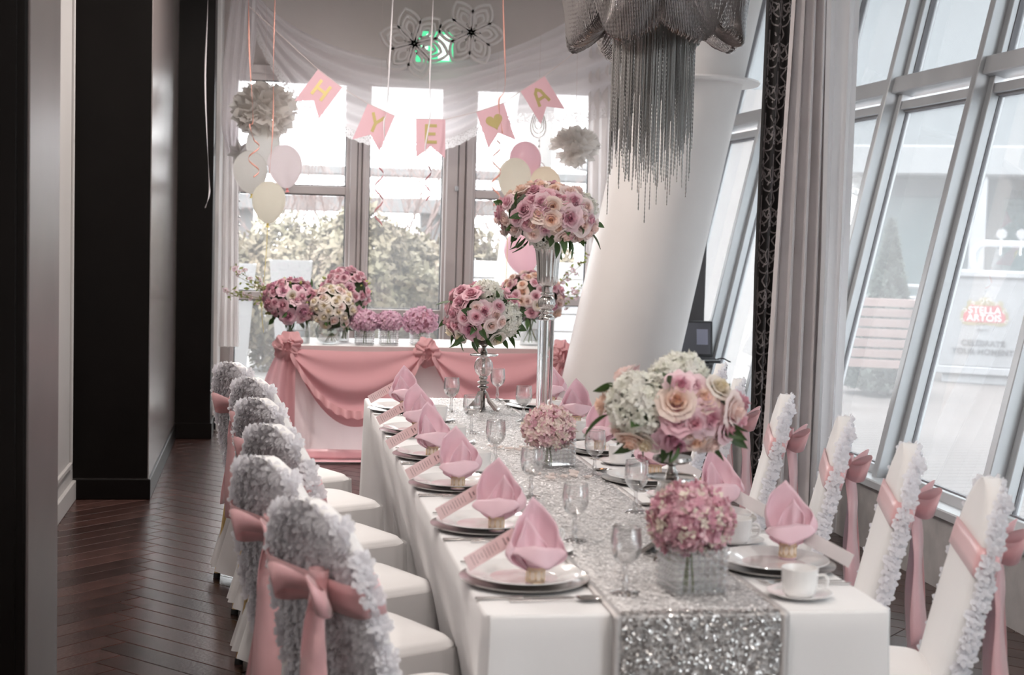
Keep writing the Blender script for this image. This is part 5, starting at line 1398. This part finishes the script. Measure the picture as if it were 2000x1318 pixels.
MB().grid(lambda u, v: ((.17+.03*math.sin(u*25))*math.cos(2*PI*u)*(1-.75*v), (.075+.02*math.sin(u*31))*math.sin(2*PI*u)*(1-.7*v)-.01, .002+.17*v+.03*math.sin(u*2*PI*7+v*7)*(1-abs(2*v-1))), 80, 14, True).build('fabric', mat('crumpled_grey_velvet', (.30, .27, .265), .35, sheen=.8, bump=(22, .4, .03)), pd)

# ------------------------------------------------------------------ music corner behind the column
m_lap = mat('black_laptop_plastic', (.02, .02, .022), .4); m_scr = mat('dim_laptop_screen', (.03, .03, .035), .25, emit=((.13, .13, .15), .06)); m_win = mat('screen_window', (.2, .2, .25), .3, emit=((.34, .34, .46), .03))
m_brown = mat('brown_cabinet_wood', (.22, .16, .13), .5, var=(4, .3))
cb = thing('media_cabinet', 'brown wooden cabinet holding the laptop behind the column', 'cabinet', (1.86, 6.95, 0))
MB().bbox(-.30, .20, -.22, .24, .05, .66, .006).build('body', m_brown, cb, smooth=False)
MB().bbox(-.32, .225, -.24, .26, .66, .69, .006).build('top', m_lap, cb, smooth=False)
MB().bbox(-.29, -.055, -.232, -.22, .07, .64, .003).build('door', m_brown, cb, smooth=False); MB().bbox(-.045, .19, -.232, -.22, .07, .64, .003).build('door', m_brown, cb, smooth=False)
MB().bbox(-.28, .19, -.20, .22, 0, .05, .003).build('plinth', m_lap, cb, smooth=False)
lp = thing('laptop', 'open black laptop with a dim screen on the cabinet behind the column', 'laptop', (1.98, 6.92, .69), -.08)
MB().bbox(-.19, .19, -.13, .13, .0, .022, .005).build('base', m_lap, lp)
kb = MB()
for r_ in range(5):
    for c_ in range(12): kb.bbox(-.165+.0275*c_, -.141+.0275*c_, -.03+.026*r_, -.008+.026*r_, .021, .0245, .001)
kb.build('keyboard', mat('dark_key', (.035, .035, .04), .5), lp, smooth=False)
Ml = Matrix.Translation((0, .125, .022)) @ Matrix.Rotation(math.radians(-12), 4, 'X')
lid = MB().bbox(-.19, .19, -.002, .012, .0, .255, .004, M=Ml).build('lid', m_lap, lp)
MB().bbox(-.175, .175, -.004, -.001, .018, .24, .001, M=Ml).build('screen', m_scr, lid, smooth=False)
MB().bbox(.075, .155, -.0055, -.003, .085, .195, .0005, M=Ml).build('screen_window', m_win, lid, smooth=False)
cbl = MB().tube(smooth_path([(2.17, 6.95, .70), (2.21, 6.90, .715), (2.24, 6.86, .70), (2.255, 6.85, .695)], 20), .005, 6).build('power_cable', m_lap); tag(cbl, 'thin black cable curling off the right side of the laptop', 'cable')
spk = thing('loudspeaker_column', 'tall dark grey column loudspeaker behind the laptop', 'speaker', (2.00, 7.30, 0))
MB().bbox(-.16, .16, -.10, .10, .80, 1.84, .01).build('body', mat('dark_grey_speaker_cloth', (.06, .057, .06), .8, bump=(200, .2)), spk)
MB().tube([(-.06, 0, .02), (-.06, 0, .81)], .022, 10).build('pole', m_lap, spk)
MB().bbox(-.19, .07, -.12, .12, 0, .022, .006).build('base_plate', m_lap, spk)
MB().bbox(.02, .05, -.106, -.10, 1.10, 1.13, .003).build('badge', m_alu, spk)
# ------------------------------------------------------------------ outside: terrace, hedge, trees, bar
m_deck = mat('weathered_deck_boards', (.12, .10, .093), .7, var=(1.5, .2), rnd=.12)
m_pave = mat('pale_terrace_paving', (.13, .126, .122), .8, var=(.7, .12))
m_facade = mat('pale_building_panel', (.13, .142, .15), .7, var=(.5, .06))
m_facade2 = mat('light_cladding', (.18, .184, .19), .6, var=(.4, .06))
m_glassb = mat('blue_grey_glazing', (.09, .125, .13), .2, spec=.7)
m_metalw = mat('white_outdoor_metal', (.26, .26, .27), .4)
m_hedge = mat('yellow_green_hedge_leaf', (.088, .082, .045), .65, transl=.2, rnd=.2, var=(1.5, .4, (.115, .088, .056)))
m_conif = mat('grey_green_conifer', (.075, .095, .075), .7, transl=.15, var=(3, .3))
m_bark = mat('reddish_grey_bark', (.10, .066, .06), .8, rnd=.15)
gr = MB().box(-20, 40, 9.25, 40, -.16, -.12); gr.box(3.4, 40, -12, 9.25, -.16, -.12)
struct('ground', gr, m_pave, smooth=False)
# deck boards outside the leaning windows
deck = thing('terrace_deck', 'weathered timber deck outside the leaning windows', 'deck', (3.3, 0, -.12))
MB().box(0, 7.0, 1.0, 16.0, -.01, .03).build('joists', m_gap, deck, smooth=False)
dme = MB().bbox(0, 7.0, .004, .136, .03, .058, .003).mesh('board', m_deck, smooth=False)
for k in range(106): link('board', dme, deck, loc=(0, 1.0+.14*k, 0))
random.seed(5)
def leafcloud(c, R, n, seed, s, shape='ball'):
    rg_ = np.random.default_rng(seed); V = np.zeros((n, 4, 3))
    d = rg_.normal(size=(n, 3)); d /= np.linalg.norm(d, axis=1)[:, None]
    rad = rg_.uniform(.55, 1.0, n)**.5
    lump = 1+.14*np.sin(d[:, 0]*6+seed)*np.cos(d[:, 2]*7+seed*2)+.08*np.sin(d[:, 1]*13)
    if shape == 'cone':
        h = rg_.uniform(0, 1, n)**1.5; a = rg_.uniform(0, 2*np.pi, n); q = (1-h)*(1+.12*np.sin(a*5+h*20))*rg_.uniform(.6, 1, n)**.5+.02
        P = np.stack([R[0]*q*np.cos(a), R[1]*q*np.sin(a), R[2]*h], 1)
    else: P = d*np.array(R)*(rad*lump)[:, None]
    e1 = rg_.normal(size=(n, 3)); e1 /= np.linalg.norm(e1, axis=1)[:, None]; e2 = np.cross(e1, d); e2 /= (np.linalg.norm(e2, axis=1)[:, None]+1e-6)
    sz = s*rg_.uniform(.6, 1.3, n)[:, None]; P = P+np.array(c)
    V[:, 0] = P+e1*sz*1.5; V[:, 1] = P+e2*sz*.6; V[:, 2] = P-e1*sz*.8; V[:, 3] = P-e2*sz*.6
    return V.reshape(-1, 3).tolist(), np.arange(4*n).reshape(-1, 4).tolist()
def bush(name, label, x, y, R, h, n, seed, m_, cat, s=.05, shape='ball', group=None):
    t = thing(name, label, cat, (x, y, -.12), 0, group)
    v, f = leafcloud((0, 0, h*.5 if shape == 'ball' else .15), (R, R, h*.52 if shape == 'ball' else h), n, seed, s, shape)
    me = bpy.data.meshes.new('foliage'); me.from_pydata(v, [], f); me.materials.append(m_); link('foliage', me, t, kind='stuff')
    MB().tube([(0, 0, 0), (0, 0, h*.5)], [.06, .03], 6).build('stem', m_bark, t)
BU = [(-1.75, 14.2, .85, 1.66, 'leftmost'), (-.62, 14.4, .80, 1.74, 'second'), (.05, 13.6, .62, 1.90, 'third'), (.62, 14.0, .72, 1.62, 'fourth'), (1.30, 14.3, .80, 1.60, 'fifth'), (2.25, 14.6, .85, 1.50, 'rightmost')]
for i, (x, y, R, h, w_) in enumerate(BU):
    bush('hedge_shrub', '%s yellow green shrub of the hedge seen through the back windows' % w_, x, y, R, h, 9000, 40+i, m_hedge, 'shrub', .045, group='terrace hedge shrubs')
def bare_tree(label, x, y, h, seed, spread=.5):
    rd = random.Random(seed); t = thing('bare_tree', label, 'tree', (x, y, -.12), 0, 'bare trees outside'); tr = MB(); tw = MB()
    def grow(p, d, L, r, lev):
        q = p+d*L; mid = p.lerp(q, .5)+Vector((rd.gauss(0, .03), rd.gauss(0, .03), 0))*L
        (tr if lev < 2 else tw).tube([p, mid, q], [r, r*.85, r*.7], 5 if lev < 2 else 3, cap=False)
        if lev >= 5: return
        for k in range(3 if lev < 4 else 4):
            nd = (d+Vector((rd.gauss(0, spread), rd.gauss(0, spread), rd.uniform(-.05, .35)))).normalized()
            grow(p.lerp(q, rd.uniform(.55, 1.0)), nd, L*rd.uniform(.58, .80), r*.58, lev+1)
    for k in range(3): grow(Vector((rd.gauss(0, .06), rd.gauss(0, .06), 0)), Vector((rd.gauss(0, .22), rd.gauss(0, .22), 1)).normalized(), h*.34, .030, 0)
    tr.build('trunk', m_bark, t); tw.build('twigs', m_bark, t, kind='stuff')
bare_tree('bare reddish tree behind the hedge in the middle back window', .82, 15.8, 3.6, 3, .38)
bare_tree('bare thin tree behind the hedge in the left back window', -.35, 17.0, 3.4, 5, .34)
bare_tree('bare thin tree behind the hedge in the right back window', 1.9, 16.2, 3.2, 8, .40)
# white tapered planters / seats beyond the left window
def planter(label, x, y, z0, w0, w1, h):
    t = thing('planter', label, 'planter', (x, y, -.12), 0, 'white tapered planters outside')
    vs = []
    for (z, w_) in ((0, w0), (h, w1), (h, w1-.05), (h-.12, w1-.07)):
        vs += [(-w_/2, -w_*.35, z), (w_/2, -w_*.35, z), (w_/2, w_*.35, z), (-w_/2, w_*.35, z)]
    fs = []
    for k in range(3): fs += [(4*k+i, 4*k+(i+1) % 4, 4*k+4+(i+1) % 4, 4*k+4+i) for i in range(4)]
    MB().add(vs, fs+[(0, 3, 2, 1)]).build('shell', m_metalp, t, smooth=False)
    MB().box(-w1*.4, w1*.4, -w1*.28, w1*.28, h-.14, h-.11).build('soil', m_bark, t, smooth=False)
m_metalp = mat('white_planter_resin', (.11, .11, .112), .5)
planter('white tapered planter showing over the mauve flowers in the left window', -.68, 12.0, 0, .20, .42, 1.32)
planter('white tapered planter at the far left edge of the left window', -1.22, 12.2, 0, .20, .40, 1.27)
wb = thing('low_wall', 'low white boarded wall outside the right back window', 'wall', (1.9, 13.0, -.12))
for k in range(7): MB().bbox(-.62, .78, -.03, .03, .02+.19*k, .2+.19*k, .006).build('board', m_metalw, wb, smooth=False)
cn = thing('leaning_pylon', 'leaning white round column standing outside the right back window', 'column', (1.42, 11.0, -.12))
MB().grid(lambda u, v: ((.30-.16*v)*math.cos(2*PI*u)-.02+.22*v, (.30-.16*v)*math.sin(2*PI*u), 3.6*v), 40, 4, True).build('shaft', mat('white_outdoor_plaster', (.20, .195, .19), .6), cn)
# elevated road / beams far away
vd = thing('viaduct', 'pale elevated road on posts far behind the hedge', 'bridge', (1.0, 23, -.12)); m_via = mat('pale_grey_concrete', (.072, .073, .075), .7)
MB().bbox(-16, 14, -.5, .5, 1.92, 2.18, .02).build('lower_beam', m_via, vd, smooth=False); MB().bbox(-16, 14, -.3, .6, 2.55, 2.70, .02).build('rail', m_via, vd, smooth=False)
for k in range(9): MB().bbox(-15.3+3.2*k, -14.95+3.2*k, -.15, .15, 0, 1.94, .02).build('post', m_via, vd, smooth=False)
# buildings beyond the leaning windows
bd = thing('terrace_building', 'pale building with ledges far outside the leaning windows', 'building', (13.5, 8, -.12), math.radians(-20))
MB().bbox(0, 5, -16, 6.5, 0, 11, .03).build('facade', m_facade, bd, smooth=False)
for k, z in enumerate((2.35, 3.05, 5.4, 6.1, 8.3)): MB().bbox(-.30, .02, -16, 6.5, z, z+(.30 if k % 2 else .42), .03).build('ledge', m_facade2, bd, smooth=False)
for k in range(8):
    y = -15+2.6*k
    MB().bbox(-.04, .02, y, y+1.7, .55, 2.2, .01).build('window', m_glassb, bd, smooth=False)
    MB().bbox(-.25, -.02, y+1.95, y+2.25, 0, 2.4, .02).build('pier', m_facade2, bd, smooth=False)
# back-right building closing the view over the bar
bd2 = thing('pale_pavilion', 'pale pavilion wall with posts and rail behind the outdoor beer bar', 'building', (9.3, 15.8, -.12), math.radians(-28))
MB().bbox(-6, 8, 0, 2, 0, 6.5, .03).build('wall', m_facade, bd2, smooth=False)
MB().bbox(-6.2, 8.2, -1.0, .02, 2.55, 2.95, .03).build('canopy', m_facade2, bd2, smooth=False)
for k in range(6): MB().bbox(-5.6+2.4*k, -5.4+2.4*k, -.95, -.75, 0, 2.56, .01).build('post', m_metalw, bd2, smooth=False)
for k in range(5): MB().bbox(-5.2+2.4*k, -3.5+2.4*k, -.02, .01, .4, 2.3, .01).build('window', m_glassb, bd2, smooth=False)
rl = thing('terrace_rail', 'white tubular rail behind the outdoor beer bar', 'rail', (7.6, 15.1, -.12), math.radians(-28))
for z in (.95, 1.1): MB().tube([(-3, 0, z), (4, 0, z)], .03, 8).build('tube', m_metalw, rl)
for k in range(6): MB().tube([(-3+1.4*k, 0, 0), (-3+1.4*k, 0, 1.1)], .025, 8).build('post', m_metalw, rl)
bush('clipped_conifer', 'small grey green conifer beside the outdoor beer bar', 5.55, 11.85, .42, 1.75, 7000, 77, m_conif, 'shrub', .04, 'cone')
# slatted bench under the conifer
bn = thing('slatted_bench', 'reddish slatted timber bench below the conifer outside', 'bench', (5.05, 11.0, -.062), math.radians(-25))
m_slat = mat('faded_red_timber', (.24, .165, .15), .7, rnd=.1)
for k in range(7): MB().bbox(-.55, .45, -.03-.02*k, 0-.02*k, .97-.10*k, 1.05-.10*k, .004).build('slat', m_slat, bn, smooth=False)
for x in (-.5, .4): MB().bbox(x-.03, x+.03, -.14, .06, 0, 1.05, .004).build('frame', m_slat, bn, smooth=False)
# beer bar with printed front panel
bar_ = thing('beer_bar', 'white outdoor beer bar with a red and gold crest and a tap tower', 'bar', (7.25, 13.0, -.062), math.radians(-30)); bar_.scale = (1.1, 1.1, 1.1)
m_barw = mat('white_bar_laminate', (.22, .22, .228), .5, var=(2, .04)); m_gr = mat('grey_bar_edge', (.26, .26, .27), .5)
m_cr = mat('crest_red', (.30, .045, .052), .5); m_cg = mat('crest_gold', (.20, .17, .09), .5); m_ctx = mat('crest_white', (.52, .50, .50), .5); m_gtx = mat('grey_print', (.05, .05, .055), .6)
MB().bbox(-.46, .90, 0, .55, .18, 1.12, .01).build('front_panel', m_barw, bar_, smooth=False)
MB().bbox(-.52, .96, -.05, .6, 1.12, 1.19, .012).build('worktop', m_metalw, bar_, smooth=False)
MB().bbox(-.46, .90, -.004, .0, 1.05, 1.12, .001).build('edge_strip', m_gr, bar_, smooth=False)  # grey strip below the worktop, slightly proud of the panel
MB().bbox(-.48, .92, -.03, .57, .10, .18, .008).build('plinth', m_metalw, bar_, smooth=False); MB().bbox(-.42, .86, .02, .53, 0, .10, .008).build('base', m_gr, bar_, smooth=False)
def flat(mb, name, m_): return mb.build(name, m_, bar_, smooth=False)
def outl(cx, cz, pts): return [(cx+x, cz+z) for x, z in pts]
CXB, CZB = -.02, .74
half = [(0, .175), (.05, .165), (.075, .13), (.12, .125), (.15, .145), (.185, .12), (.175, .08), (.21, .06), (.235, .01), (.245, -.06), (.22, -.11), (.16, -.125), (.08, -.118), (0, -.115)]
gold = half+[(-x, z) for x, z in half[::-1][1:-1]]
flat(MB().prism(outl(CXB, CZB, gold), -.005, .001), 'crest_gold', m_cg)
red = [(0, .085), (.10, .085), (.135, .10), (.16, .075), (.17, .03), (.205, .01), (.215, -.05), (.195, -.085), (.10, -.09), (0, -.088)]
flat(MB().prism(outl(CXB, CZB, red+[(-x, z) for x, z in red[::-1][1:-1]]), -.008, -.004), 'crest_field', m_cr)
sc_ = MB()
for sg in (-1, 1):
    for (a, b, r) in ((.035, .135, .022), (.20, .03, .018), (.22, -.075, .016), (.12, .11, .014)):
        sc_.tube([(CXB+sg*(a+r*math.cos(q)), -.006, CZB+b+r*math.sin(q)) for q in np.linspace(0, 5, 12)], .004, 5)
flat(sc_, 'crest_scroll', m_ctx)
def text(s, x, z, size, m_, name, w_=1.0):
    c = bpy.data.curves.new(name, 'FONT'); c.body = s; c.size = size; c.align_x = 'CENTER'; c.align_y = 'CENTER'; c.extrude = .0012; c.offset = .0022*(size > .07); c.space_character = 1.05
    c.materials.append(m_); o = bpy.data.objects.new(name, c); COL.objects.link(o); dg = bpy.context.evaluated_depsgraph_get(); me = bpy.data.meshes.new_from_object(o.evaluated_get(dg)); bpy.data.objects.remove(o); me.name = name; o = bpy.data.objects.new(name, me); COL.objects.link(o); o.parent = bar_; o.location = (x, -.010, z); o.rotation_euler = (PI/2, 0, 0); o.scale = (w_, 1, 1); return o
text('STELLA', CXB, CZB+.035, .098, m_ctx, 'crest_lettering'); text('ARTOIS', CXB, CZB-.045, .098, m_ctx, 'crest_lettering')
text('CELEBRATE', CXB+.0, .43, .082, m_gtx, 'slogan_lettering'); text('YOUR MOMENT', CXB+.0, .34, .082, m_gtx, 'slogan_lettering')
text('Belgium', CXB, .575, .035, m_gtx, 'small_lettering')
tp_ = smooth_path([(-.14, .25, 1.19), (-.17, .25, 1.28), (-.16, .25, 1.40), (-.08, .25, 1.47), (.08, .25, 1.475), (.5, .25, 1.475)], 26)
MB().tube(tp_, .035, 12).build('tap_tower', m_alu, bar_)
MB().tube([(.5, .25, 1.19), (.5, .25, 1.475)], .035, 12).build('tap_post', m_alu, bar_)
for k, x in enumerate((.10, .30)):
    MB().lathe([(0, 0), (.055, 0), (.055, .018), (0, .018)], 20, M=Matrix.Translation((x, .24, 1.58)) @ Matrix.Rotation(PI/2, 4, 'X')).build('tap_badge', m_metalw, bar_)
    MB().tube([(x, .25, 1.48), (x, .25, 1.54)], .014, 8).build('tap_handle', m_alu, bar_); MB().tube([(x, .24, 1.45), (x, .18, 1.42), (x, .17, 1.36)], .010, 8).build('spout', m_alu, bar_)
